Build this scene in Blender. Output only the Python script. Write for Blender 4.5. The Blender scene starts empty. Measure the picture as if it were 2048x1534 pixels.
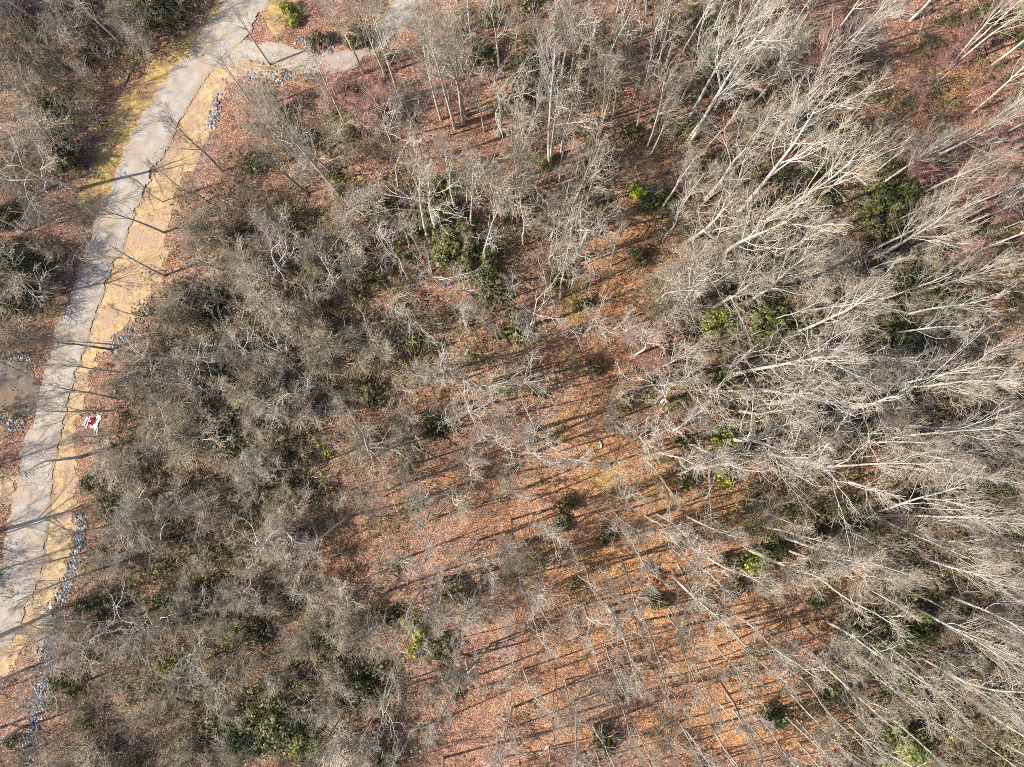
import bpy, math, random
import numpy as np
from mathutils import Euler, Matrix

rad = math.radians
sc = bpy.context.scene
COL = sc.collection

# ------------------------------------------------------------------ camera
CAM_H = 85.0
F_PX = 1400.0                       # focal length in pixels of a 2048 px wide frame
W, H = 2048.0, 1534.0
cam_d = bpy.data.cameras.new('camera')
cam = bpy.data.objects.new('camera', cam_d)
COL.objects.link(cam)
cam.location = (0, 0, CAM_H)
cam.rotation_euler = (rad(3.2), rad(1.05), 0)
cam_d.sensor_width = 36.0
cam_d.lens = 36.0 * F_PX / W
cam_d.clip_start = 0.5
cam_d.clip_end = 3000
sc.camera = cam

# ------------------------------------------------------------------ light
SUN_EL, SUN_AZ = 37.0, 198.0        # azimuth of the sun measured from +X towards +Y
world = bpy.data.worlds.new('World')
sc.world = world
world.use_nodes = True
wn = world.node_tree
sky = wn.nodes.new('ShaderNodeTexSky')
sky.sky_type = 'NISHITA'
sky.sun_disc = False
sky.sun_elevation = rad(SUN_EL)
sky.sun_rotation = rad(90.0 - SUN_AZ)
wn.links.new(sky.outputs[0], wn.nodes['Background'].inputs[0])
wn.nodes['Background'].inputs[1].default_value = 0.12
sd = bpy.data.lights.new('sun', 'SUN')
sd.energy = 5.0
sd.angle = rad(0.55)
sd.color = (1.0, 0.92, 0.82)
sun = bpy.data.objects.new('sun', sd)
COL.objects.link(sun)
ca, ce = rad(SUN_AZ), rad(SUN_EL)
sdir = (math.cos(ce) * math.cos(ca), math.cos(ce) * math.sin(ca), math.sin(ce))
from mathutils import Vector
sun.rotation_euler = Vector(sdir).to_track_quat('Z', 'Y').to_euler()
sun.location = (-60, -20, 60)

vs = sc.view_settings
vs.view_transform = 'Standard'
vs.look = 'None'
vs.exposure = 1.25
vs.gamma = 1.0
vs.use_curve_mapping = False
sc.cycles.use_denoising = False
sc.cycles.max_bounces = 3
sc.cycles.diffuse_bounces = 2
sc.cycles.pixel_filter_type = 'BLACKMAN_HARRIS'
sc.cycles.filter_width = 0.85

rng = np.random.default_rng(20)
random.seed(20)

# ------------------------------------------------------------------ terrain and pixel helpers
def terrain(x, y):
    x = np.asarray(x, float); y = np.asarray(y, float)
    z = 5.0 * np.tanh(x / 85.0) + 1.2 * np.sin(y / 41.0 + 0.7)
    roll = 0.45 * np.sin(x / 7.3 + 0.4 * np.sin(y / 9.0)) * np.sin(y / 8.1 + 1.1) + 0.3 * np.sin(x / 4.9 + y / 6.3)
    return z + roll * (1 / (1 + np.exp(-(x + 30) / 6.0)) * 0.85 + 0.15)

R3 = np.array(Euler(cam.rotation_euler).to_matrix())
CPOS = np.array([0, 0, CAM_H])

def ground(px, py):
    """world point on the ground under a pixel of the 2048 x 1534 photograph"""
    d = R3 @ np.array([(px - W / 2) / F_PX, -(py - H / 2) / F_PX, -1.0])
    z = 0.0
    for _ in range(12):
        t = (z - CAM_H) / d[2]
        p = CPOS + d * t
        z = float(terrain(p[0], p[1]))
    return np.array([p[0], p[1], z])

def project(P):
    v = (np.asarray(P) - CPOS) @ R3
    return np.array([W / 2 + F_PX * v[..., 0] / -v[..., 2], H / 2 - F_PX * v[..., 1] / -v[..., 2]]).T

def project_np(P):
    v = (np.asarray(P) - CPOS) @ R3
    return W / 2 + F_PX * v[:, 0] / -v[:, 2], H / 2 - F_PX * v[:, 1] / -v[:, 2]

# ------------------------------------------------------------------ materials
def new_mat(name):
    m = bpy.data.materials.new(name)
    m.use_nodes = True
    nt = m.node_tree
    b = nt.nodes['Principled BSDF']
    b.inputs['Roughness'].default_value = 0.9
    b.inputs['Specular IOR Level'].default_value = 0.2
    return m, nt, b

def nd(nt, t, **kw):
    n = nt.nodes.new(t)
    for k, v in kw.items():
        if k in n.inputs: n.inputs[k].default_value = v
        else: setattr(n, k, v)
    return n

def noise(nt, scale, detail=4.0, rough=0.6, vec=None):
    n = nd(nt, 'ShaderNodeTexNoise', Scale=scale, Detail=detail, Roughness=rough)
    if vec: nt.links.new(vec, n.inputs['Vector'])
    return n.outputs['Fac']

def ramp(nt, fac, stops):
    r = nt.nodes.new('ShaderNodeValToRGB')
    els = r.color_ramp.elements
    while len(els) < len(stops): els.new(0.5)
    for e, (p, c) in zip(els, stops):
        e.position = p
        e.color = (*c, 1) if len(c) == 3 else c
    nt.links.new(fac, r.inputs[0])
    return r.outputs[0]

def g(v): return (v, v, v)

def mix(nt, fac, a, b, blend='MIX'):
    m = nt.nodes.new('ShaderNodeMix'); m.data_type = 'RGBA'; m.blend_type = blend
    for s, v in ((0, fac), (6, a), (7, b)):
        if hasattr(v, 'links') or isinstance(v, bpy.types.NodeSocket): nt.links.new(v, m.inputs[s])
        elif s == 0: m.inputs[0].default_value = v
        else: m.inputs[s].default_value = (*v, 1)
    return m.outputs[2]

def math_n(nt, op, a, b):
    m = nt.nodes.new('ShaderNodeMath'); m.operation = op
    for i, v in enumerate((a, b)):
        if isinstance(v, bpy.types.NodeSocket): nt.links.new(v, m.inputs[i])
        else: m.inputs[i].default_value = v
    return m.outputs[0]

def bump(nt, b, h, strength, dist):
    n = nd(nt, 'ShaderNodeBump', Strength=strength, Distance=dist)
    nt.links.new(h, n.inputs['Height'])
    nt.links.new(n.outputs[0], b.inputs['Normal'])

def objcoord(nt):
    return nt.nodes.new('ShaderNodeTexCoord').outputs['Object']

def mat_ground():
    m, nt, b = new_mat('leaf_litter')
    co = objcoord(nt)
    at = nd(nt, 'ShaderNodeAttribute', attribute_name='cover')
    sep = nt.nodes.new('ShaderNodeSeparateColor'); nt.links.new(at.outputs['Color'], sep.inputs[0])
    vor = nd(nt, 'ShaderNodeTexVoronoi', Scale=15.0); nt.links.new(co, vor.inputs['Vector'])
    sepv = nt.nodes.new('ShaderNodeSeparateColor'); nt.links.new(vor.outputs['Color'], sepv.inputs[0])
    leaf = sepv.outputs[0]
    pink = ramp(nt, leaf, [(0.0, (0.06, 0.026, 0.016)), (0.3, (0.16, 0.076, 0.046)), (0.6, (0.275, 0.137, 0.084)),
                           (0.85, (0.375, 0.21, 0.138)), (1.0, (0.54, 0.41, 0.32))])
    oran = ramp(nt, leaf, [(0.0, (0.10, 0.035, 0.012)), (0.3, (0.24, 0.104, 0.042)), (0.6, (0.37, 0.18, 0.078)),
                           (0.85, (0.49, 0.275, 0.135)), (1.0, (0.62, 0.46, 0.30))])
    gold = ramp(nt, leaf, [(0.0, (0.15, 0.085, 0.02)), (0.5, (0.36, 0.22, 0.06)), (1.0, (0.5, 0.36, 0.14))])
    grey = ramp(nt, leaf, [(0.0, (0.12, 0.09, 0.075)), (0.5, (0.22, 0.175, 0.15)), (1.0, (0.38, 0.33, 0.29))])
    n1 = noise(nt, 0.35, 5, 0.65, co)
    o = math_n(nt, 'ADD', sep.outputs[0], math_n(nt, 'MULTIPLY', math_n(nt, 'SUBTRACT', n1, 0.5), 2.2))
    ofac = ramp(nt, o, [(0.2, g(0)), (0.85, g(1))])
    c = mix(nt, ofac, pink, oran)
    n2 = noise(nt, 0.8, 5, 0.7, co)
    gf = ramp(nt, math_n(nt, 'ADD', sep.outputs[1], math_n(nt, 'MULTIPLY', math_n(nt, 'SUBTRACT', n2, 0.5), 1.2)), [(0.3, g(0)), (0.75, g(1))])
    c = mix(nt, gf, c, gold)
    n3 = noise(nt, 0.6, 5, 0.7, co)
    bf = ramp(nt, math_n(nt, 'ADD', sep.outputs[2], math_n(nt, 'MULTIPLY', math_n(nt, 'SUBTRACT', n3, 0.5), 1.3)), [(0.35, g(0)), (0.8, g(0.9))])
    c = mix(nt, bf, c, grey)
    drift = noise(nt, 1.3, 6, 0.72, co)
    c = mix(nt, 1.0, c, ramp(nt, drift, [(0.3, g(0.42)), (0.5, g(0.95)), (0.7, g(1.3))]), 'MULTIPLY')
    fine = noise(nt, 9.0, 3, 0.7, co)
    c = mix(nt, 1.0, c, ramp(nt, fine, [(0.3, g(0.55)), (0.7, g(1.3))]), 'MULTIPLY')
    nt.links.new(c, b.inputs['Base Color'])
    bump(nt, b, leaf, 0.7, 0.06)
    return m

def mat_two(name, stops, scale, fine_scale=10, bump_s=0.4, bump_d=0.03, patch=None, contrast=(0.7, 1.2), tracks=None):
    m, nt, b = new_mat(name)
    co = objcoord(nt)
    c = ramp(nt, noise(nt, scale, 5, 0.65, co), stops)
    f = noise(nt, fine_scale, 3, 0.75, co)
    c = mix(nt, 1.0, c, ramp(nt, f, [(0.3, g(contrast[0])), (0.7, g(contrast[1]))]), 'MULTIPLY')
    if patch:
        pc, ps, lo, hi = patch
        c = mix(nt, ramp(nt, noise(nt, ps, 4, 0.65, co), [(lo, g(0)), (hi, g(1))]), c, pc)
    if tracks:
        at = nd(nt, 'ShaderNodeAttribute', attribute_name='tone')
        wob = math_n(nt, 'ADD', at.outputs['Fac'], math_n(nt, 'MULTIPLY', math_n(nt, 'SUBTRACT', noise(nt, 0.35, 4, 0.6, co), 0.5), 0.30))
        worn = ramp(nt, wob, [(0.02, g(1)), (0.2, g(0.15)), (0.32, g(0)), (0.42, g(0.25)), (0.5, g(0.6)), (0.58, g(0.25)), (0.68, g(0)), (0.8, g(0.15)), (0.98, g(1))])
        c = mix(nt, math_n(nt, 'MULTIPLY', worn, 0.8), c, tracks)
    nt.links.new(c, b.inputs['Base Color'])
    bump(nt, b, f, bump_s, bump_d)
    return m

def mat_bark(name, twig=False):
    m, nt, b = new_mat(name)
    co = objcoord(nt)
    oi = nt.nodes.new('ShaderNodeObjectInfo')
    f = noise(nt, 2.5 if not twig else 0.8, 5, 0.7, co)
    c = mix(nt, 1.0, oi.outputs['Color'], ramp(nt, f, [(0.25, g(0.55)), (0.55, g(1.0)), (0.8, g(1.25))]), 'MULTIPLY')
    if twig:
        at = nd(nt, 'ShaderNodeAttribute', attribute_name='tone')
        c = mix(nt, 1.0, c, ramp(nt, at.outputs['Fac'], [(0.0, (0.62, 0.56, 0.48)), (1.0, g(1.0))]), 'MULTIPLY')
    nt.links.new(c, b.inputs['Base Color'])
    if not twig: bump(nt, b, noise(nt, 14, 4, 0.7, co), 0.5, 0.02)
    return m

def mat_plain_attr(name, stops, rough=0.85, spec=0.2, trans=0.0, objcol=False, vary=None):
    """colour by a random value stored per face corner in the attribute 'tone'"""
    m, nt, b = new_mat(name)
    at = nd(nt, 'ShaderNodeAttribute', attribute_name='tone')
    c = ramp(nt, at.outputs['Fac'], stops)
    if objcol:
        oi = nt.nodes.new('ShaderNodeObjectInfo')
        c = mix(nt, 1.0, c, oi.outputs['Color'], 'MULTIPLY')
    if vary:
        oi = nt.nodes.new('ShaderNodeObjectInfo')
        c = mix(nt, 1.0, c, ramp(nt, oi.outputs['Random'], vary), 'MULTIPLY')
    nt.links.new(c, b.inputs['Base Color'])
    b.inputs['Roughness'].default_value = rough
    b.inputs['Specular IOR Level'].default_value = spec
    if trans:
        t = nt.nodes.new('ShaderNodeBsdfTranslucent'); nt.links.new(c, t.inputs[0])
        mx = nd(nt, 'ShaderNodeMixShader'); mx.inputs[0].default_value = trans
        nt.links.new(b.outputs[0], mx.inputs[1]); nt.links.new(t.outputs[0], mx.inputs[2])
        nt.links.new(mx.outputs[0], nt.nodes['Material Output'].inputs[0])
    return m

M = {
    'ground': mat_ground(),
    'gravel': mat_two('road_gravel', [(0.28, (0.20, 0.175, 0.15)), (0.5, (0.285, 0.255, 0.222)), (0.72, (0.35, 0.32, 0.285))], 0.7, 14,
                      0.35, 0.03, ((0.27, 0.205, 0.14), 0.4, 0.48, 0.66), (0.68, 1.2), (0.25, 0.19, 0.13)),
    'drive': mat_two('shade_darkened_asphalt', [(0.3, (0.06, 0.048, 0.04)), (0.5, (0.12, 0.098, 0.082)), (0.7, (0.18, 0.15, 0.125))], 0.9, 8,
                     0.7, 0.06, ((0.13, 0.088, 0.06), 0.6, 0.45, 0.62)),  # asphalt colour darkened to carry part of the shadow lying over the driveway
    'straw': mat_two('straw', [(0.25, (0.20, 0.125, 0.075)), (0.42, (0.32, 0.21, 0.11)), (0.6, (0.42, 0.30, 0.165)), (0.8, (0.50, 0.40, 0.28))], 1.3, 8,
                     0.8, 0.06, ((0.29, 0.20, 0.14), 0.45, 0.46, 0.6)),
    'verge': mat_two('yellow_grass', [(0.25, (0.17, 0.11, 0.04)), (0.42, (0.28, 0.19, 0.07)), (0.62, (0.40, 0.29, 0.095)), (0.8, (0.42, 0.34, 0.16))], 0.9, 9,
                     0.8, 0.06, ((0.24, 0.14, 0.085), 0.5, 0.47, 0.6)),
    'bark': mat_bark('bark'),
    'twig': mat_bark('twig_bark', True),
    'leaf': mat_plain_attr('evergreen_leaf', [(0.0, (0.034, 0.035, 0.015)), (0.4, (0.072, 0.072, 0.027)), (0.75, (0.12, 0.116, 0.04)), (1.0, (0.20, 0.185, 0.075))],
                           0.5, 0.4, 0.12, True),
    'brush': mat_plain_attr('brush_twigs', [(0.0, (0.16, 0.13, 0.10)), (0.35, (0.27, 0.235, 0.185)), (0.7, (0.38, 0.34, 0.285)), (1.0, (0.46, 0.42, 0.36))],
                            vary=[(0.0, (0.7, 0.63, 0.53)), (0.35, (1.03, 0.96, 0.80)), (0.7, (1.08, 1.0, 0.90)), (0.9, (1.28, 1.22, 1.14)), (1.0, (1.25, 0.88, 0.74))]),
    'brush_leaf': mat_plain_attr('brush_leaf', [(0.0, (0.042, 0.044, 0.02)), (0.5, (0.10, 0.10, 0.042)), (1.0, (0.20, 0.19, 0.085))], 0.55, 0.35, 0.1,
                                 vary=[(0.0, (0.6, 0.65, 0.6)), (0.5, (1.0, 1.0, 0.95)), (0.85, (1.3, 1.25, 1.0)), (1.0, (1.8, 1.8, 1.0))]),
    'orange_leaf': mat_plain_attr('dry_leaf', [(0.0, (0.28, 0.085, 0.015)), (0.5, (0.5, 0.19, 0.03)), (1.0, (0.62, 0.33, 0.08))], 0.8, 0.2, 0.2, True),
    'rock': mat_plain_attr('riprap_stone', [(0.0, (0.05, 0.053, 0.062)), (0.5, (0.13, 0.135, 0.15)), (0.8, (0.26, 0.26, 0.27)), (1.0, (0.5, 0.48, 0.46))], 0.8),
    'blade': mat_plain_attr('dry_grass', [(0.0, (0.22, 0.13, 0.04)), (0.5, (0.42, 0.27, 0.10)), (1.0, (0.6, 0.47, 0.25))], 0.8, 0.2, 0.15),
    'litter': mat_plain_attr('fallen_leaf', [(0.0, (0.11, 0.045, 0.025)), (0.45, (0.30, 0.14, 0.08)), (0.75, (0.43, 0.24, 0.14)), (1.0, (0.56, 0.42, 0.32))], 0.75, 0.25),
    'white': mat_two('white_paint', [(0.3, (0.72, 0.71, 0.69)), (0.7, (0.83, 0.82, 0.8))], 3, 20, 0.1, 0.01),
    'red': mat_two('red_plastic', [(0.3, (0.5, 0.03, 0.045)), (0.7, (0.6, 0.05, 0.06))], 3, 20, 0.1, 0.01),
}

# ------------------------------------------------------------------ mesh helpers
def mesh_np(name, V, F, tone=None, smooth=False):
    """F: list of (k,n) int arrays of faces with n corners each"""
    me = bpy.data.meshes.new(name)
    V = np.ascontiguousarray(V, np.float32)
    me.vertices.add(len(V)); me.vertices.foreach_set('co', V.ravel())
    loops = np.concatenate([f.ravel() for f in F]).astype(np.int32)
    sizes = np.concatenate([np.full(len(f), f.shape[1], np.int32) for f in F])
    starts = np.concatenate([[0], np.cumsum(sizes)[:-1]]).astype(np.int32)
    me.loops.add(len(loops)); me.loops.foreach_set('vertex_index', loops)
    me.polygons.add(len(sizes)); me.polygons.foreach_set('loop_start', starts)
    if smooth: me.polygons.foreach_set('use_smooth', np.ones(len(sizes), bool))
    if tone is not None:
        a = me.attributes.new('tone', 'FLOAT', 'POINT')
        a.data.foreach_set('value', np.ascontiguousarray(tone, np.float32))
    me.update(calc_edges=True)
    return me

def link(name, me, mat, parent=None, loc=None):
    o = bpy.data.objects.new(name, me)
    COL.objects.link(o)
    if mat and not me.materials: me.materials.append(mat)
    if parent: o.parent = parent
    if loc is not None: o.location = loc
    return o

def tag(o, label=None, cat=None, group=None, kind=None):
    if label: o['label'] = label
    if cat: o['category'] = cat
    if group: o['group'] = group
    if kind: o['kind'] = kind
    return o

def norm(v):
    return v / np.maximum(np.linalg.norm(v, axis=-1, keepdims=True), 1e-9)

def tubes(P, R, k):
    """P (N,n,3), R (N,n): swept tubes with k sides -> V, quads"""
    N, n = P.shape[:2]
    T = np.empty_like(P)
    T[:, 1:-1] = P[:, 2:] - P[:, :-2]; T[:, 0] = P[:, 1] - P[:, 0]; T[:, -1] = P[:, -1] - P[:, -2]
    T = norm(T)
    ref = np.where(np.abs(T[:, :1, 2:3]) > 0.85, np.array([1.0, 0.1, 0]), np.array([0, 0.1, 1.0]))
    A = norm(np.cross(T, np.broadcast_to(ref, T.shape))); B = np.cross(T, A)
    th = np.arange(k) * 2 * np.pi / k
    V = P[:, :, None] + R[:, :, None, None] * (A[:, :, None] * np.cos(th)[None, None, :, None] + B[:, :, None] * np.sin(th)[None, None, :, None])
    base = (np.arange(N) * n * k)[:, None, None]
    i = np.arange(n - 1)[None, :, None] * k; j = np.arange(k)[None, None, :]; j2 = (j + 1) % k
    Q = np.stack([base + i + j, base + i + j2, base + i + k + j2, base + i + k + j], -1).reshape(-1, 4)
    return V.reshape(-1, 3), Q

def join(parts):
    V, F, o = [], [], 0
    for v, f in parts:
        V.append(v); F.append(f + o); o += len(v)
    return np.concatenate(V), F

# ------------------------------------------------------------------ bare trees
def spawn(r, P, R, per, t0, t1, lf, ang, up, n, wig, rf, tip, lmin=0.0, taper=0.5):
    N, m = P.shape[:2]
    idx = np.repeat(np.arange(N), per)
    t = (np.tile((np.arange(per) + 0.5) / per, N) + r.uniform(-0.5, 0.5, N * per) / per) * (t1 - t0) + t0
    u = np.clip(t, 0, 0.999) * (m - 1); a = u.astype(int); w = (u - a)[:, None]
    p = P[idx, a] * (1 - w) + P[idx, a + 1] * w
    rr = R[idx, a] * (1 - w[:, 0]) + R[idx, a + 1] * w[:, 0]
    tan = norm(P[idx, a + 1] - P[idx, a])
    plen = np.linalg.norm(np.diff(P, axis=1), axis=2).sum(1)[idx]
    perp = norm(np.cross(tan, r.normal(size=(len(t), 3))))
    an = np.radians(r.uniform(ang[0], ang[1], len(t)))[:, None]
    d = np.cos(an) * tan + np.sin(an) * perp
    L = np.maximum(plen * r.uniform(lf[0], lf[1], len(t)) * (1 - taper * (t - t0) / max(t1 - t0, 1e-6)), lmin)
    pts = [p]
    for j in range(n - 1):
        d = norm(d + np.array([0, 0, up]) + wig * r.normal(size=d.shape))
        pts.append(pts[-1] + d * (L / (n - 1))[:, None])
    Pn = np.stack(pts, 1)
    s = np.linspace(0, 1, n)[None, :]
    r0 = np.maximum(rr * rf, tip)
    Rn = r0[:, None] * (1 - s) + tip * s
    return Pn, Rn

STYLES = {   # height, trunk share, trunk radius, limbs, first limb, limb length, limb angle, uplift, children per level, child angle, wiggle
    'tall':   dict(h=24, ts=0.84, r=0.215, n1=13, t0=0.42, l1=(0.30, 0.52), a1=(16, 38), up=0.17, per=(6, 5, 3), ca=(12, 38), wig=0.085),
    'spread': dict(h=18, ts=0.60, r=0.26, n1=10, t0=0.42, l1=(0.50, 0.85), a1=(30, 62), up=0.10, per=(5, 5, 3), ca=(18, 50), wig=0.17),
    'slim':   dict(h=17, ts=0.90, r=0.16, n1=12, t0=0.42, l1=(0.16, 0.30), a1=(20, 45), up=0.14, per=(5, 4, 3), ca=(15, 45), wig=0.09),
    'bushy':  dict(h=11, ts=0.68, r=0.14, n1=12, t0=0.25, l1=(0.42, 0.75), a1=(28, 62), up=0.08, per=(6, 5, 3), ca=(20, 55), wig=0.16),
    'crook':  dict(h=16, ts=0.66, r=0.25, n1=8, t0=0.45, l1=(0.45, 0.80), a1=(38, 72), up=0.07, per=(6, 4, 3), ca=(20, 55), wig=0.27),
    'pole':   dict(h=14, ts=0.93, r=0.11, n1=10, t0=0.45, l1=(0.12, 0.28), a1=(22, 55), up=0.10, per=(4, 4, 2), ca=(15, 48), wig=0.17),
    'brushy': dict(h=6.0, ts=0.72, r=0.07, n1=9, t0=0.12, l1=(0.35, 0.65), a1=(20, 55), up=0.05, per=(6, 5, 2), ca=(18, 50), wig=0.15),
}

def make_tree(seed, style, stems=1):
    r = np.random.default_rng(seed)
    s = STYLES[style]
    h = s['h']
    trunks, trad = [], []
    for k in range(stems):
        n = 12
        lean = r.normal(size=2) * (0.03 if stems == 1 else 0.13)
        d = np.array([lean[0], lean[1], 1.0]); p = np.array([r.uniform(-.25, .25) * (stems > 1), r.uniform(-.25, .25) * (stems > 1), -0.35])
        pts = [p]
        L = h * s['ts'] * (1 if stems == 1 else r.uniform(0.8, 1.0))
        for j in range(n - 1):
            w = s['wig'] * 0.35 * (0.3 + j / n)
            d = d + np.array([*(r.normal(size=2) * w), 0.02]); d = d / np.linalg.norm(d)
            p = p + d * (L + 0.35) / (n - 1); pts.append(p)
        q = np.linspace(0, 1, n)
        R = s['r'] * (0.75 if stems > 1 else 1) * (1 - 0.80 * q ** 1.1); R[0] *= 1.22
        trunks.append(np.array(pts)); trad.append(R)
    P0, R0 = np.array(trunks), np.array(trad)
    tv, tq = tubes(P0, R0, 8)
    n1 = s['n1'] if stems == 1 else max(6, int(s['n1'] * 0.62))
    P1, R1 = spawn(r, P0, R0, n1, s['t0'], 1.0, s['l1'], s['a1'], s['up'], 8, s['wig'], 0.43, 0.013)
    p2, p3, p4 = s['per']
    ca_ = s['ca']
    P2, R2 = spawn(r, P1, R1, p2, 0.22, 1.0, (0.32, 0.58), ca_, 0.07, 6, s['wig'] * 1.1, 0.58, 0.012)
    P3, R3_ = spawn(r, P2, R2, p3, 0.2, 1.0, (0.38, 0.66), ca_, 0.06, 4, s['wig'] * 1.2, 0.65, 0.009, 0.5)
    P4, R4 = spawn(r, P3, R3_, p4, 0.2, 1.0, (0.4, 0.75), ca_, 0.05, 3, 0.14, 0.75, 0.007, 0.35)
    parts = [tubes(P1, R1, 5), tubes(P2, R2, 4), tubes(P3, R3_, 3), tubes(P4, R4, 3)]
    V, F = join(parts)
    tn = np.concatenate([np.full(len(v), t_) for (v, _), t_ in zip(parts, (1.0, 0.95, 0.6, 0.25))])
    top = max(P4[..., 2].max(), P1[..., 2].max())
    return (mesh_np('trunk', tv, [tq], smooth=True), mesh_np('crown', V, F, tn, smooth=True), top)

PROTO = {}
for st, cnt, stems in (('tall', 7, 1), ('spread', 5, 1), ('slim', 4, 1), ('bushy', 6, 1), ('crook', 4, 1)):
    PROTO[st] = [make_tree(hash_ * 17 + len(st) * 1000 + 5, st) for hash_ in range(cnt)]
PROTO['brushy'] = [make_tree(700 + k, 'brushy', 2 + k % 4) for k in range(7)]
PROTO['pole'] = [make_tree(800 + k, 'pole') for k in range(5)]
PROTO['twin'] = [make_tree(900 + k, 'tall', 2 + k % 2) for k in range(3)]
PROTO['clump'] = [make_tree(950 + k, 'slim', 3 + k) for k in range(2)]

# ------------------------------------------------------------------ the ground sheet
def axis(lo, hi, step, far):
    mid = np.arange(lo, hi + step, step)
    out = np.geomspace(1, far, 22)
    return np.concatenate([(lo - out[::-1]), mid, mid[-1] + out])

gx = axis(-80, 78, 0.5, 900); gy = axis(-62, 64, 0.5, 900)
X, Y = np.meshgrid(gx, gy)
Z = terrain(X, Y)
nx, ny = len(gx), len(gy)
idx = np.arange(nx * ny).reshape(ny, nx)
F = np.stack([idx[:-1, :-1], idx[:-1, 1:], idx[1:, 1:], idx[1:, :-1]], -1).reshape(-1, 4)
Vg = np.stack([X, Y, Z], -1).reshape(-1, 3)
gm = mesh_np('ground', Vg, [F], smooth=True)
PX, PY = project_np(Vg)

def blobs(lst):
    out = np.zeros(len(PX))
    for x, y, rx, ry, a in lst:
        out = np.maximum(out, a * np.exp(-(((PX - x) / rx) ** 2 + ((PY - y) / ry) ** 2)))
    return out
orange = blobs([(1250, 1150, 260, 280, 0.95), (1080, 1050, 200, 200, 0.6), (1430, 1000, 200, 140, 0.85), (1260, 560, 110, 260, 0.75), (1230, 850, 170, 180, 0.85), (1450, 1300, 260, 160, 0.8),
                (1890, 130, 130, 100, 0.8), (1500, 1460, 380, 140, 0.7), (620, 1060, 110, 90, 0.7), (2000, 300, 90, 250, 0.5), (930, 1000, 250, 120, 0.5), (330, 560, 60, 120, 0.4), (1000, 250, 250, 120, .3), (1130, 1400, 150, 140, .55)])
gold = blobs([(1150, 605, 28, 60, 0.75), (1200, 945, 60, 55, 0.6), (1060, 1130, 40, 90, 0.55), (1250, 800, 35, 40, 0.5), (1110, 860, 30, 40, 0.6), (1320, 980, 90, 60, 0.45), (550, 20, 70, 30, 0.5)])
grey = blobs([(1010, 1300, 30, 150, 0.7), (1190, 1390, 100, 70, 0.6), (900, 1150, 200, 150, .45), (1350, 1250, 120, 60, .4), (960, 830, 150, 100, .4), (60, 420, 160, 420, 0.45), (60, 1300, 90, 250, 0.5), (450, 700, 260, 500, 0.55), (300, 1350, 300, 220, .6), (80, 250, 160, 260, .6), (1750, 800, 300, 450, 0.2), (640, 110, 140, 50, 0.5), (400, 300, 60, 120, 0.55), (270, 700, 70, 150, 0.55), (190, 900, 60, 150, 0.55), (170, 1150, 60, 120, 0.5), (470, 190, 60, 50, .5)])
ca_ = gm.color_attributes.new('cover', 'FLOAT_COLOR', 'POINT')
ca_.data.foreach_set('color', np.stack([orange, gold, grey, np.ones_like(grey)], -1).astype(np.float32).ravel())
tag(link('ground', gm, M['ground']), 'forest floor of reddish brown fallen leaves', None, kind='structure')

# ------------------------------------------------------------------ road, verges, driveway
def resample(pts, n):
    pts = np.array(pts, float)
    s = np.concatenate([[0], np.cumsum(np.linalg.norm(np.diff(pts, axis=0), axis=1))])
    u = np.linspace(0, s[-1], n)
    q = np.stack([np.interp(u, s, pts[:, 0]), np.interp(u, s, pts[:, 1])], -1)
    for _ in range(3):
        q[1:-1] = 0.5 * q[1:-1] + 0.25 * (q[:-2] + q[2:])
    return q

_nr = np.random.default_rng(4)
_nk = _nr.normal(size=(14, 2)) * np.geomspace(0.6, 4.5, 14)[:, None]; _np = _nr.uniform(0, 6.28, 14)
def rough(x, y):
    """smooth irregular value about -1..1 over the ground"""
    return sum(math.sqrt(1 / (1 + 0.12 * i)) * np.sin(x * k[0] + y * k[1] + p) for i, (k, p) in enumerate(zip(_nk, _np))) / 3.2

def strip(name, left, right, mat, dz, step=0.3, ragged=0.8, ends=0.0, kind='structure', label=None):
    A0 = np.array([ground(*p)[:2] for p in resample(left, 60)]); B0 = np.array([ground(*p)[:2] for p in resample(right, 60)])
    length = np.linalg.norm(np.diff((A0 + B0) / 2, axis=0), axis=1).sum()
    wid = np.linalg.norm(B0 - A0, axis=1)
    n = max(8, int(length / step)); m = max(6, int(wid.mean() / step) + 1)
    u = np.linspace(0, 59, n)
    A = np.stack([np.interp(u, np.arange(60), A0[:, k]) for k in (0, 1)], -1); B = np.stack([np.interp(u, np.arange(60), B0[:, k]) for k in (0, 1)], -1)
    w = np.linalg.norm(B - A, axis=1)
    t = np.linspace(0, 1, m)[None, :, None]
    G = A[:, None] * (1 - t) + B[:, None] * t
    edge = np.minimum(t[..., 0], 1 - t[..., 0]) * w[:, None]
    if ends:
        v = np.linspace(0, 1, n)[:, None]
        edge = np.minimum(edge, np.minimum(v, 1 - v) * length)
    G = G + (np.random.default_rng(n).uniform(-.35, .35, G.shape) * step)
    Z = terrain(G[..., 0], G[..., 1]) + dz * np.minimum(1, edge / 0.6 + 0.4)
    V = np.concatenate([G, Z[..., None]], -1).reshape(-1, 3)
    i = np.arange(n * m).reshape(n, m)
    F = np.stack([i[:-1, :-1], i[:-1, 1:], i[1:, 1:], i[1:, :-1]], -1).reshape(-1, 4)
    keep = (edge + 0.5 * ragged * rough(G[..., 0], G[..., 1]) > 0.32 * ragged).reshape(-1)
    F = F[keep[F].sum(1) >= 2]
    a, b_, c = V[F[0, 0]], V[F[0, 1]], V[F[0, 2]]
    if np.cross(b_ - a, c - a)[2] < 0: F = F[:, ::-1]
    used = np.unique(F); mp = np.zeros(len(V), int); mp[used] = np.arange(len(used))
    o = link(name, mesh_np(name, V[used], [mp[F]], np.broadcast_to(t[..., 0], (n, m)).reshape(-1)[used], smooth=True), mat)
    tag(o, label, None, kind=kind)

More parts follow.
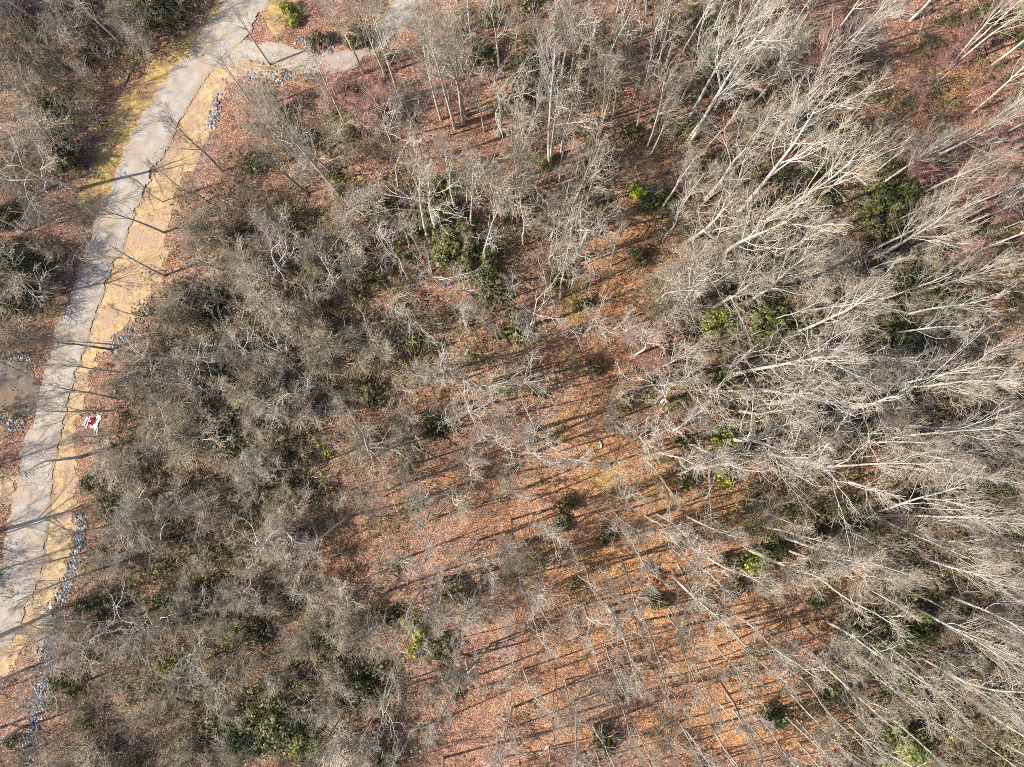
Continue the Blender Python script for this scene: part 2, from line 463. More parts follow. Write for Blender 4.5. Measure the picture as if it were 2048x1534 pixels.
ROAD_L = [(476, -60), (455, 0), (406, 64), (385, 92), (345, 140), (318, 185), (294, 215), (274, 250), (258, 290), (240, 342), (226, 377), (209, 411), (190, 460), (168, 513),
          (133, 603), (103, 705), (80, 808), (51, 877), (39, 945), (31, 1013), (20, 1043), (8, 1112), (-12, 1170), (-50, 1230), (-110, 1290), (-190, 1340)]
ROAD_R = [(560, -60), (535, 0), (515, 50), (470, 92), (425, 130), (390, 180), (368, 215), (353, 250), (335, 290), (308, 342), (294, 377), (274, 411), (250, 460), (236, 513),
          (195, 603), (161, 705), (133, 808), (115, 877), (99, 945), (96, 1013), (90, 1043), (84, 1112), (70, 1180), (45, 1245), (0, 1310), (-70, 1370), (-150, 1420)]
VERGE_R = [(470, 92), (447, 171), (430, 205), (421, 240), (397, 290), (378, 342), (356, 377), (345, 428), (332, 470), (320, 540), (312, 575), (270, 625), (205, 690), (180, 740),
           (166, 808), (150, 850), (145, 900), (146, 960), (152, 1013), (150, 1043), (138, 1112), (115, 1180), (98, 1235), (62, 1290), (10, 1350), (-60, 1405), (-140, 1450)]
VERGE_RI = [(455, 105), (425, 130), (390, 180), (364, 215), (349, 250), (331, 290), (304, 342), (290, 377), (270, 411), (246, 460), (232, 513),
            (191, 603), (157, 705), (129, 808), (111, 877), (95, 945), (92, 1013), (86, 1043), (80, 1112), (66, 1180), (41, 1245), (-4, 1310), (-74, 1370), (-154, 1420)]
VERGE_L = [(450, -20), (412, 25), (385, 52), (335, 85), (305, 130), (262, 175), (232, 218), (200, 278), (190, 340), (170, 380), (160, 420)]
VERGE_LI = [(462, -20), (440, 25), (410, 64), (389, 92), (349, 140), (322, 185), (298, 215), (278, 250), (262, 290), (232, 370), (205, 420)]
B_UP = [(430, 110), (500, 80), (556, 86), (595, 100), (624, 109), (673, 111), (700, 102), (731, 84), (751, 53), (778, 16), (815, -50)]
B_LO = [(420, 140), (489, 118), (536, 128), (575, 139), (624, 146), (653, 147), (712, 137), (741, 115), (790, 74), (820, 40), (880, -50)]
def shift(line, dx): return [(x + dx, y) for x, y in line]
ROAD_L, ROAD_R, VERGE_RI, VERGE_LI, VERGE_R, VERGE_L = shift(ROAD_L, -7), shift(ROAD_R, 9), shift(VERGE_RI, -14), shift(VERGE_LI, 14), shift(VERGE_R, 12), shift(VERGE_L, -9)
B_UP, B_LO = [(x, y - 5) for x, y in B_UP], [(x, y + 6) for x, y in B_LO]
strip('straw_verge', VERGE_RI, VERGE_R, M['straw'], 0.035, 0.3, 1.5, label='tan straw strip along the road beside the woods')
strip('grass_verge', VERGE_L, VERGE_LI, M['verge'], 0.035, 0.3, 1.3, 1.0, label='yellow grass strip on the far side of the road')
strip('junction_verge', [(440, 118), (500, 112), (560, 130), (600, 150)], [(425, 160), (470, 165), (520, 158), (590, 155)], M['straw'], 0.055, 0.25, 1.0, 1.0, label='golden straw patch inside the road junction')
strip('island_verge', [(520, 14), (560, -12), (595, -10), (612, 10)], [(525, 50), (548, 70), (566, 66), (585, 40)], M['verge'], 0.06, 0.25, 1.0, 1.0, label='yellow grass island between the two road arms')
strip('arm_verge', [(735, 60), (755, 30), (775, 0), (795, -40)], [(735, 88), (757, 50), (784, 12), (812, -40)], M['verge'], 0.045, 0.2, 0.8, 0.5, label='narrow yellow grass edge of the upper road arm')
strip('road', ROAD_L, ROAD_R, M['gravel'], 0.13, 0.2, 1.0, label='pale grey gravel road winding past the woods')
strip('road_arm', B_UP, B_LO, M['gravel'], 0.085, 0.25, 0.8, label='pale grey gravel road arm turning off at the junction')
strip('driveway', [(-60, 690), (0, 706), (58, 722), (88, 768), (98, 800)], [(-60, 830), (0, 827), (22, 832), (45, 845), (74, 846)], M['drive'], 0.06, 0.2, 1.6, label='shaded dark driveway meeting the road')
strip('footpath', [(125, 440), (120, 500), (112, 570)], [(135, 442), (131, 500), (122, 572)], M['straw'], 0.05, 0.15, 0.5, 0.5, label='narrow tan footpath beside the dark evergreens')
strip('lower_verge', [(-30, 946), (0, 944), (38, 946)], [(-40, 1014), (0, 1010), (28, 1016)], M['straw'], 0.05, 0.25, 1.2, 1.2, label='dull yellow grass patch left of the road')

ROADW = [np.array([ground(*p)[:2] for p in resample(q, 80)]) for q in (ROAD_L, ROAD_R, VERGE_R, B_UP, B_LO)]
def poly_px(*lines):
    return np.array([*lines[0], *lines[1][::-1]], float)
KEEPOUT = [poly_px(ROAD_L, ROAD_R), poly_px(ROAD_R, VERGE_R), poly_px(B_UP, B_LO), poly_px(VERGE_L, VERGE_LI),
           np.array([(-60, 690), (0, 706), (58, 722), (88, 768), (74, 846), (22, 832), (-60, 830)], float)]
def inside(poly, x, y):
    x = np.asarray(x, float); y = np.asarray(y, float); c = np.zeros(x.shape, bool)
    j = len(poly) - 1
    for i in range(len(poly)):
        xi, yi, xj, yj = *poly[i], *poly[j]
        hit = ((yi > y) != (yj > y)) & (x < (xj - xi) * (y - yi) / (yj - yi + 1e-12) + xi)
        c ^= hit; j = i
    return c
def blocked(x, y):
    b = np.zeros(np.shape(x), bool)
    for p in KEEPOUT: b |= inside(p, x, y)
    return b

# ------------------------------------------------------------------ density grids over the photograph, 16 x 12 cells of 128 px
LAUREL = """2361031252353223 2210321144346434 2512542343346633 3104665543456654 6125764632277765 3157765332378875
            3268864332367655 1367632221256665 2367531111146666 2467534111123676 2466553111123777 3347653111112667""".split()
BRUSH = """5552332222253112 5512432111144211 5414542112244311 5325642222244422 5435665321355433 5455765311255555
           3455754321145555 2455643221124555 3555533221114455 4555553222222345 5555554222222345 5555554222222345""".split()
LAUREL = np.array([[int(c) for c in r] for r in LAUREL], float)
BRUSH = np.array([[int(c) for c in r] for r in BRUSH], float)
def at_grid(G, px, py):
    u = np.clip(np.asarray(px) / 128 - 0.5, 0, 14.999); v = np.clip(np.asarray(py) / 128 - 0.5, 0, 10.999)
    i, j = u.astype(int), v.astype(int); a, b = u - i, v - j
    return (G[j, i] * (1 - a) + G[j, i + 1] * a) * (1 - b) + (G[j + 1, i] * (1 - a) + G[j + 1, i + 1] * a) * b

# ------------------------------------------------------------------ landmarks used to say which one a tree or shrub is
LANDMARKS = [((1277, 385), 'the lime green bush'), ((920, 505), 'the big bright laurel mid-lot'), ((1745, 405), 'the bright laurel by pale stems'),
             ((340, 25), 'the big evergreen above the road'), ((155, 320), 'the round evergreen by the grass verge'), ((50, 555), 'the dark evergreens left of the road'),
             ((185, 845), 'the white boards'), ((40, 770), 'the shaded driveway'), ((60, 1430), 'the rock ditch'), ((430, 90), 'the road junction'),
             ((560, 40), 'the yellow grass island'), ((660, 125), 'the bend of the road arm'), ((350, 400), 'the straw verge at the curve'), ((290, 580), 'the widest straw verge'),
             ((975, 628), 'the golden sapling'), ((755, 490), 'the rust-leaved sapling'), ((1335, 985), 'the orange sapling on the bare slope'), ((1510, 1115), 'the bright green shrub on the slope'),
             ((560, 1440), 'the dark laurel at the lower edge'), ((830, 1265), 'the olive shrub in the lower clearing'), ((740, 1360), 'the dark laurel near the lower corner'),
             ((1800, 1240), 'the dark laurel on the lower slope'), ((1790, 1485), 'the bright laurel in the lower corner'), ((1780, 690), 'the blackish laurel among pale trunks'),
             ((1430, 640), 'the green laurel below the fan of trees'), ((1445, 900), 'the yellow-green shrub at the clearing edge'), ((1060, 160), 'the dark laurel near the top edge'),
             ((1890, 130), 'the bare orange bank at the top'), ((470, 870), 'the black-green thicket'), ((1150, 605), 'the golden grass patch'), ((1005, 775), 'the small bright shrub'),
             ((850, 903), 'the fallen pole'), ((1250, 1180), 'the open orange slope'), ((640, 1070), 'the lit gap in the thicket'), ((1040, 1250), 'the grey trail'),
             ((1560, 330), 'the fan of white trunks'), ((1960, 560), 'the pale trunks at the far edge'), ((1960, 1000), 'the tangle of white crowns'), ((500, 560), 'the grey thicket'),
             ((400, 1250), 'the lower thicket'), ((230, 1250), 'the lit bank by the rocks'), ((1200, 200), 'the sparse upper wood'), ((700, 300), 'the pink-twigged saplings'),
             ((100, 150), 'the wood across the road'), ((1600, 1400), 'the striped shadows'), ((1950, 330), 'the reddish saplings')]
ORD = ['', 'second ', 'third ', 'fourth ', 'fifth ', 'sixth ', 'seventh ', 'eighth ', 'ninth ', 'tenth ', 'eleventh ', 'twelfth ']
DIRS = ['right of', 'above right of', 'above', 'above left of', 'left of', 'below left of', 'below', 'below right of']
def make_labels(items):
    """items: list of dict(px, py, desc) -> unique labels saying which side of which landmark it stands and how near"""
    cells = {}
    for k, it in enumerate(items):
        best = min(range(len(LANDMARKS)), key=lambda q: math.hypot(it['px'] - LANDMARKS[q][0][0], it['py'] - LANDMARKS[q][0][1]))
        (lx, ly), _ = LANDMARKS[best]
        d = math.hypot(it['px'] - lx, it['py'] - ly)
        oct_ = 8 if d < 22 else int(round(math.atan2(-(it['py'] - ly), it['px'] - lx) / (math.pi / 4))) % 8
        cells.setdefault((best, oct_, it['desc']), []).append((d, k))
    out = [None] * len(items)
    for (b, o, desc), lst in cells.items():
        lst.sort()
        for rank, (d, k) in enumerate(lst):
            where = ('right at ' if o == 8 else DIRS[o] + ' ') + LANDMARKS[b][1]
            out[k] = desc + ' ' + where if rank == 0 else desc + ', ' + ORD[min(rank, 11)] + 'nearest ' + where
            while len(out[k].split()) > 16:
                for word in (' the ', ' bare ', ' big ', ' small '):
                    if word in out[k]: out[k] = out[k].replace(word, ' ', 1); break
                else: break
    return out

# ------------------------------------------------------------------ trees read off the photograph: crop origin, then (base x, base y, top x, top y, style) in the crop's 2.92x pixels
T, S, C, L, B_, W2, K = 'tall', 'spread', 'crook', 'slim', 'bushy', 'twin', 'clump'
HERO = {
 (0, 0): [(2000, 1150, 1340, 520, T), (1100, 1130, 800, 950, L), (960, 1360, 640, 1180, T), (1580, 380, 1480, 130, T), (1300, 1000, 950, 850, T), (1500, 640, 1180, 420, T),
          (740, 285, 350, 20, T), (560, 250, 300, 10, T), (1800, 1130, 1550, 800, T), (420, 420, 150, 200, T), (300, 620, 80, 480, S), (250, 150, 60, 20, T), (330, 900, 120, 760, S),
          (620, 560, 420, 380, L), (180, 1150, 310, 1070, C), (1930, 1010, 1900, 850, S), (1720, 900, 1700, 820, S), (150, 1350, 60, 1280, S), (480, 1250, 330, 1150, L), (950, 1180, 800, 1060, L),
          (1990, 600, 1880, 500, S), (60, 330, 0, 250, T), (1640, 700, 1500, 600, B_)],
 (670, 0): [(165, 430, -180, 30, T), (290, 430, -10, 50, T), (65, 620, -90, 430, L), (700, 750, 480, 150, T), (620, 700, 470, 200, L), (750, 720, 570, 90, T), (760, 680, 750, 60, T),
            (385, 580, 190, 0, T), (960, 790, 940, 90, S), (870, 770, 850, 420, L), (1265, 960, 1320, 100, W2), (1320, 900, 1420, 500, T), (600, 1340, 380, 880, S), (540, 1390, 330, 1050, L),
            (710, 1240, 620, 700, L), (610, 1180, 520, 960, L), (980, 1300, 930, 850, T), (1090, 1180, 920, 830, T), (945, 1210, 800, 930, T), (1140, 1100, 1120, 600, L), (1190, 1210, 1290, 980, C),
            (1310, 1330, 1300, 1080, L), (1390, 1200, 1500, 820, T), (1420, 1250, 1640, 950, T), (1380, 1430, 1500, 1200, S), (1400, 1530, 1520, 1300, S), (1830, 850, 1980, 380, T), (1840, 910, 1990, 650, T),
            (1915, 1210, 1950, 820, L), (1880, 720, 1890, 350, L), (1860, 450, 1880, 0, T), (1650, 70, 1665, -60, T), (1990, 1280, 2090, 1000, T), (1640, 330, 1655, 140, L), (1490, 330, 1560, 120, T),
            (800, 250, 840, 60, T), (330, 330, 180, 20, L), (960, 420, 950, 60, T), (1300, 420, 1340, 80, T), (1060, 300, 1080, 30, L), (400, 330, 330, 60, L), (1260, 1400, 1250, 1180, S),
            (280, 700, 200, 500, B_), (330, 830, 250, 560, B_), (1040, 1050, 960, 760, T), (1560, 700, 1640, 430, T), (1180, 620, 1200, 250, T), (1700, 250, 1720, 30, L), (560, 420, 480, 60, T), (660, 1000, 620, 800, L)],
 (1348, 0): [(95, 680, 540, 0, T), (90, 850, 560, 30, T), (190, 1160, 450, 720, S), (205, 1330, 480, 1060, T), (370, 1250, 1000, 620, T), (215, 1525, 1050, 820, T), (480, 1320, 1180, 680, T),
             (380, 1100, 1080, 560, W2), (590, 780, 740, 520, L), (690, 890, 1000, 700, L), (1160, 1020, 1450, 800, L), (1180, 1100, 1620, 850, T), (1250, 1310, 1560, 1080, L), (1130, 1480, 1600, 1040, T),
             (1120, 1530, 1900, 1180, T), (1700, 1310, 2100, 1080, T), (1610, 390, 1960, 40, W2), (1830, 400, 2120, 180, T), (1420, 1140, 1700, 930, T), (1470, 940, 1750, 760, T), (960, 330, 1200, 80, T),
             (720, 180, 880, -20, T), (700, 140, 800, -40, L), (390, 180, 500, -40, T), (150, 190, 250, 20, L), (220, 200, 300, -40, T), (1740, 660, 2100, 430, T), (1850, 700, 2060, 520, C), (1800, 840, 2120, 720, T),
             (1640, 1230, 1960, 970, T), (1770, 1470, 2100, 1310, T), (540, 520, 820, 200, S), (450, 620, 600, 350, T), (1380, 120, 1440, -40, C), (1500, 520, 1640, 330, L), (880, 480, 1150, 200, T),
             (60, 1420, 150, 1050, S), (300, 1500, 420, 1250, S), (600, 1500, 900, 1250, T), (30, 620, 100, 350, T), (820, 1180, 1150, 980, T), (1690, 580, 1800, 440, B_), (900, 250, 1080, 30, T)],
 (1348, 500): [(50, 755, 260, 450, C), (200, 350, 640, 20, T), (270, 680, 440, 380, C), (400, 325, 930, 30, T), (330, 730, 1150, 400, T), (185, 840, 400, 700, S), (410, 830, 1050, 620, T), (650, 500, 1230, 80, T),
               (730, 360, 1150, 30, T), (1150, 305, 1680, 60, T), (1430, 250, 2080, 50, T), (1320, 385, 1850, 120, T), (1220, 500, 1620, 230, T), (1310, 665, 1640, 520, L), (1200, 800, 2030, 280, W2), (945, 910, 1400, 740, C),
               (370, 940, 640, 820, C), (480, 925, 1000, 820, C), (330, 1110, 680, 980, S), (430, 1190, 1280, 1110, T), (700, 1240, 1350, 1340, C), (1240, 1120, 2080, 850, W2), (1480, 1280, 1980, 1260, T), (130, 1270, 420, 1310, S),
               (1600, 1100, 2100, 1090, T), (1310, 1020, 1700, 850, T), (1190, 1250, 1760, 1210, T), (20, 330, 180, 60, S), (0, 360, 250, 300, C), (550, 800, 800, 560, T), (1050, 1130, 1400, 950, T), (1500, 1450, 2050, 1420, T),
               (850, 700, 1200, 520, B_), (1700, 620, 2080, 420, T), (1750, 780, 2100, 640, S), (1000, 1350, 1300, 1300, S), (620, 1050, 760, 920, B_), (1380, 830, 1480, 700, C), (1650, 1400, 2040, 1330, T)],
 (1348, 1009): [(0, 110, 170, 290, L), (80, 70, 300, 270, T), (200, 310, 460, 540, L), (430, 260, 720, 680, T), (330, 730, 560, 840, C), (620, 180, 1020, 420, T), (830, 170, 1280, 270, T), (730, 220, 1050, 420, T),
                (970, 290, 1520, 420, T), (1330, 565, 2060, 900, T), (950, 665, 1420, 1020, T), (1150, 65, 1950, 120, W2), (1430, 300, 2060, 270, T), (1550, 335, 2060, 450, T), (480, 890, 740, 1130, T), (810, 870, 1530, 1400, T),
                (1530, 950, 2060, 1230, T), (1540, 1010, 1800, 1160, L), (310, 1110, 580, 1360, T), (270, 1170, 420, 1400, L), (30, 1270, 190, 1560, T), (640, 1220, 900, 1560, T), (720, 1260, 1160, 1560, T), (1260, 1240, 1700, 1500, T),
                (0, 420, 420, 930, T), (1820, 1210, 2100, 1340, T), (440, 1140, 540, 1260, L), (960, 1395, 1180, 1560, T), (1280, 750, 1650, 930, T), (130, 1040, 300, 1300, L), (1720, 620, 2080, 800, T), (1600, 530, 1950, 640, T),
                (560, 760, 760, 960, L), (900, 900, 1080, 1040, L), (1900, 200, 2090, 220, S)],
 (670, 500): [(50, 240, 0, 100, S), (270, 570, 240, 480, S), (245, 1170, 380, 1020, C), (860, 810, 1110, 560, C), (1110, 770, 1440, 520, S), (1150, 440, 1240, 360, C), (790, 940, 720, 830, S), (1160, 1060, 1280, 960, S),
              (1135, 1190, 1200, 1300, S), (1000, 640, 1000, 470, L), (970, 990, 960, 880, B_), (1620, 870, 1650, 720, L), (1940, 780, 2080, 600, T), (1990, 340, 1960, 120, S), (1890, 690, 1950, 520, T), (1900, 900, 1960, 790, C),
              (1760, 1090, 1760, 980, S), (1690, 1430, 1720, 1300, S), (840, 1210, 790, 1330, L), (540, 1440, 520, 1534, B_), (370, 1370, 330, 1330, S), (560, 760, 520, 640, L), (1630, 460, 1620, 340, L), (770, 450, 740, 380, L),
              (640, 210, 560, 100, S), (800, 270, 780, 200, S), (1260, 100, 1230, 20, S), (1790, 1190, 1830, 1120, B_)],
 (670, 1009): [(510, 490, 190, 860, L), (860, 470, 880, 760, L), (770, 540, 720, 800, L), (630, 520, 590, 770, L), (860, 400, 850, 500, C), (770, 890, 850, 1030, S), (1590, 600, 1640, 800, C), (1640, 640, 1690, 800, L),
               (1740, 150, 2020, 520, L), (1890, 60, 2100, 260, T), (1940, 590, 2040, 820, T), (1660, 1140, 1760, 1440, W2), (1510, 1290, 1420, 1534, C), (1520, 1430, 1525, 1600, L), (1760, 980, 1830, 1120, L), (1530, 920, 1535, 1140, L),
               (1460, 870, 1480, 960, L), (1450, 580, 1520, 380, C), (1720, 610, 1740, 560, S), (420, 310, 560, 330, S), (680, 430, 740, 320, S), (320, 1080, 350, 1200, C), (560, 90, 560, 20, B_), (430, 1020, 420, 1120, B_), (1390, 1150, 1400, 1250, B_),
               (1380, 1290, 1385, 1350, L), (120, 640, 60, 700, B_), (700, 1110, 690, 1200, L)],
 (0, 500): [(960, 150, 720, 20, T), (660, 580, 200, 310, T), (700, 560, 330, 540, L), (740, 720, 270, 705, T), (840, 390, 600, 320, L), (660, 940, 170, 1035, T), (700, 870, 250, 890, T), (1000, 830, 770, 820, L), (470, 1210, 60, 1275, C),
            (1020, 640, 850, 600, C), (1280, 660, 1180, 600, S), (1480, 600, 1420, 470, S), (1090, 880, 980, 800, B_), (1100, 330, 1000, 260, B_), (1300, 120, 1240, 20, S), (1500, 250, 1440, 180, B_), (1080, 1100, 1020, 1090, S), (830, 1230, 720, 1250, B_),
            (920, 1420, 820, 1450, S), (1330, 1020, 1280, 1010, B_), (1700, 930, 1690, 900, S), (1250, 830, 1180, 830, C), (1750, 620, 1740, 560, C), (1960, 480, 1900, 350, L), (350, 260, 220, 220, S), (620, 1090, 460, 1140, L), (1550, 1400, 1530, 1420, B_)],
 (0, 1009): [(640, 360, 10, 600, T), (640, 120, 250, 95, T), (480, 285, 120, 360, T), (580, 640, 60, 860, T), (500, 790, 250, 990, L), (1280, 745, 1080, 850, C), (320, 1350, 110, 1490, L), (820, 640, 720, 680, C), (1040, 640, 980, 740, C), (1540, 440, 1500, 520, S),
             (1260, 300, 1200, 350, B_), (860, 210, 760, 240, S), (1000, 200, 960, 240, S), (1900, 300, 1850, 380, B_), (1750, 800, 1700, 900, B_), (1100, 1000, 1000, 1080, B_), (1250, 880, 1180, 960, S), (880, 780, 780, 840, B_), (640, 760, 540, 830, S),
             (1850, 1120, 1800, 1250, B_), (1500, 900, 1450, 990, B_), (900, 1200, 800, 1320, B_), (450, 1050, 300, 1140, S), (1100, 1380, 1040, 1500, B_), (150, 960, 20, 1040, S), (130, 1300, 20, 1380, C), (60, 160, -60, 170, T), (1400, 640, 1330, 720, B_)],
}
trees = []
for (ox, oy), lst in HERO.items():
    for bx, by, tx, ty, st in lst:
        px, py, qx, qy = ox + bx * .3423, oy + by * .3423, ox + tx * .3423, oy + ty * .3423
        if oy == 1009 and px < 1680 and st == T and bx % 4 < 3: st = L
        p = ground(px, py)
        hs = np.arange(3.0, 33.0, 0.25)
        d = np.array([np.linalg.norm(project(p + np.array([0, 0, h])) - (qx, qy)) for h in hs])
        h = float(hs[d.argmin()]) * 1.06
        rn = math.hypot(px - 1050, py - 845)
        lo, hi = {T: (17, 29), S: (11, 20), C: (11, 21), L: (9, 23), B_: (7, 12), W2: (18, 29), K: (9, 15)}[st]
        if rn < 330: h = random.uniform(lo, lo + 0.55 * (hi - lo))
        trees.append(dict(px=px, py=py, p=p, h=min(max(h, lo), hi), st=st))

# the rest of the wood, kept clear of the road and of the trees above; also just outside the frame, where trees throw shadows into it
TREEFILL = np.array([[int(c) for c in r] for r in """5520443333343233 5401344332344333 4204655322345333 4105654433345543 3005654311234444 2037765322235555
    1048865322224555 1057654322113555 2157654322112455 4457654321111245 4467654322211234 5555543322211234""".split()], float)
pts_w = [t['p'][:2] for t in trees]
tries = 0
def add_fill(px, py, near):
    p = ground(px, py)
    if min((p[0] - a) ** 2 + (p[1] - b) ** 2 for a, b in pts_w) < near * near: return False
    if px > 1330: st = random.choice([T, T, T, S, L, T])
    elif px < 720 and py > 260: st = random.choice([B_, B_, B_, S, S, C, L])
    elif px < 380: st = random.choice([T, S, S, L])
    else: st = random.choice([T, L, L, S, B_, K, S])
    lo, hi = {T: (17, 26), S: (11, 17), C: (10, 16), L: (9, 17), B_: (6.5, 11), K: (9, 14)}[st]
    trees.append(dict(px=px, py=py, p=p, h=random.uniform(lo, hi), st=st))
    pts_w.append(p[:2]); return True
while len(trees) < 312 and tries < 9000:
    tries += 1
    px, py = random.uniform(-40, 2080), random.uniform(-30, 1560)
    if random.random() > float(at_grid(TREEFILL, px, py)) / 8.0 or blocked(px, py): continue
    add_fill(px, py, 2.0)
n_in = len(trees)
for px, py in [(-90, 120), (-140, 380), (-110, 560), (-200, 660), (-150, 880), (-240, 1000), (-120, 1180), (-200, 1340), (-80, 1480), (-260, 240), (-60, 20), (-60, 300), (-70, 470), (-180, 500), (-60, 640), (-300, 760), (-110, 760), (-90, 960), (-60, 1080), (-180, 1120), (-50, 1290), (-130, 1420), (-330, 420), (-340, 900), (-60, 200), (-230, 1240), (-160, 60),
               (60, 1590), (240, 1640), (420, 1600), (600, 1660), (780, 1600), (960, 1650), (1100, 1600), (1260, 1660), (1400, 1610), (1560, 1650)]:
    add_fill(px, py, 1.0)
    if px < 0: trees[-1].update(st=random.choice([T, T, S]), h=random.uniform(15, 22))

PALE, LIGHT, GREY, OLIVE, RED, DARK = (0.455, 0.415, 0.36), (0.42, 0.375, 0.31), (0.37, 0.325, 0.255), (0.375, 0.335, 0.245), (0.46, 0.27, 0.235), (0.19, 0.16, 0.13)
REDZ = [(2000, 350, 130), (1900, 120, 110), (1700, 90, 60), (665, 215, 45), (755, 230, 50), (1290, 700, 50), (512, 975, 14), (1990, 480, 80), (1660, 130, 50)]
COLN = {PALE: 'pale', LIGHT: 'light grey', GREY: 'grey', OLIVE: 'olive grey', RED: 'reddish', DARK: 'dark'}
for t in trees:
    px, py = t['px'], t['py']
    red = any(math.hypot(px - x, py - y) < r_ for x, y, r_ in REDZ)
    if red and t['st'] in (S, B_, L) and random.random() < 0.8: c = RED
    elif px > 1300: c = random.choice([PALE, PALE, PALE, LIGHT, LIGHT])
    elif px > 700 and py < 620: c = random.choice([PALE, LIGHT, LIGHT, GREY])
    elif px > 700: c = random.choice([PALE, LIGHT, LIGHT, GREY, DARK])
    elif t['st'] == B_: c = random.choice([OLIVE, LIGHT, LIGHT])
    elif t['st'] in (C, S): c = random.choice([PALE, PALE, LIGHT])
    else: c = random.choice([LIGHT, GREY, GREY, DARK])
    t['c'] = c
    size = 'tall' if t['h'] > 19 else ('low' if t['h'] < 11.5 else 'mid-height')
    form = {T: 'straight bare tree', S: 'wide-crowned bare tree', C: 'crooked bare tree', L: 'slender bare tree', B_: 'bushy bare tree', W2: 'many-stemmed bare tree', K: 'bare tree clump'}[t['st']]
    t['desc'] = size + ' ' + COLN[c] + ' ' + form
labels = make_labels(trees)
print('TREES', len(trees), n_in)
kinds_used = {}
for t, lab in zip(trees, labels):
    lst = PROTO[t['st']]
    k = kinds_used.get(t['st'], random.randrange(9)); kinds_used[t['st']] = k + 1
    tm, cm, top = lst[k % len(lst)]
    root = bpy.data.objects.new('bare_tree', None)
    COL.objects.link(root)
    root.location = t['p']
    s = t['h'] / top
    w = s * random.uniform(0.9, 1.1)
    root.scale = (w, w, s)
    root.rotation_euler = (random.gauss(0, 0.03), random.gauss(0, 0.03), random.uniform(0, 6.283))
    tag(root, lab, 'tree', 'bare winter trees of the wood')
    v = random.uniform(0.85, 1.15)
    c = [min(0.6, a * v) for a in t['c']]
    tr = link('trunk', tm, M['bark'], root); tr.color = (*c, 1)
    cr = link('crown', cm, M['twig'], root)
    cc = c if t['c'] is not RED else [c[0], c[1] * 0.9, c[2] * 0.9]
    cr.color = (*cc, 1)

# ------------------------------------------------------------------ thin pole-like trees that stripe the open slope with shadow
POLE = np.array([[int(c) for c in r] for r in """1100122333333222 1000233455443333 0000345566544333 0000345566544333 0001345566543333 0001346778754333
    0001356778865333 0001456788876443 0001356788887543 0001346678888654 0001235567888765 0001224567888765""".split()], float)
poles = []
tries = 0
while len(poles) < 300 and tries < 9000:
    tries += 1
    px, py = random.uniform(0, 2040), random.uniform(0, 1560)
    if random.random() > (float(at_grid(POLE, px, py)) / 8.0) ** 1.5 or blocked(px, py): continue
    p = ground(px, py)
    if any((p[0] - q['p'][0]) ** 2 + (p[1] - q['p'][1]) ** 2 < 1.2 ** 2 for q in poles): continue
    c = random.choice([LIGHT, LIGHT, GREY, DARK, PALE])
    h = random.uniform(10, 21)
    poles.append(dict(px=px, py=py, p=p, h=h, c=c, desc=('tall ' if h > 14 else 'short ') + COLN[c] + ' pole-thin tree'))
for t, lab in zip(poles, make_labels(poles)):
    tm, cm, top = random.choice(PROTO['pole'])
    root = bpy.data.objects.new('pole_tree', None); COL.objects.link(root)
    root.location = t['p']; s = t['h'] / top
    root.scale = (s, s, s); root.rotation_euler = (random.gauss(0, .045), random.gauss(0, .045), random.uniform(0, 6.28))
    tag(root, lab, 'tree', 'thin pole trees on the open slope')
    for nm, me, mt in (('trunk', tm, 'bark'), ('crown', cm, 'twig')):
        o = link(nm, me, M[mt], root); o.color = (*t['c'], 1)

# ------------------------------------------------------------------ evergreen shrubs
def whorl_leaves(r, C, N, size, per=6):
    """leaf rosettes at C facing N: each leaf a folded diamond of two triangles"""
    n = len(C)
    A = norm(np.cross(N, r.normal(size=(n, 3)))); Bv = np.cross(N, A)
    V, tone = [], []
    base_t = r.uniform(0, 1, n)
    for j in range(per):
        th = 2 * np.pi * (j + r.uniform(-.3, .3, n)) / per
        d = A * np.cos(th)[:, None] + Bv * np.sin(th)[:, None]
        e = np.cross(N, d)
        L = size * r.uniform(.7, 1.2, n)[:, None]
        lift = N * (L * r.uniform(-0.15, 0.45, n)[:, None])
        p0, p2 = C, C + d * L + lift
        mid = C + d * L * .55 + lift * .7
        V.append(np.stack([p0, mid + e * L * .24, p2, mid - e * L * .24], 1))
        tone.append(np.repeat((base_t * .7 + r.uniform(0, .3, n))[:, None], 4, 1))
    V = np.stack(V, 1).reshape(-1, 3); tone = np.stack(tone, 1).reshape(-1)
    return V, np.arange(len(V)).reshape(-1, 4), tone

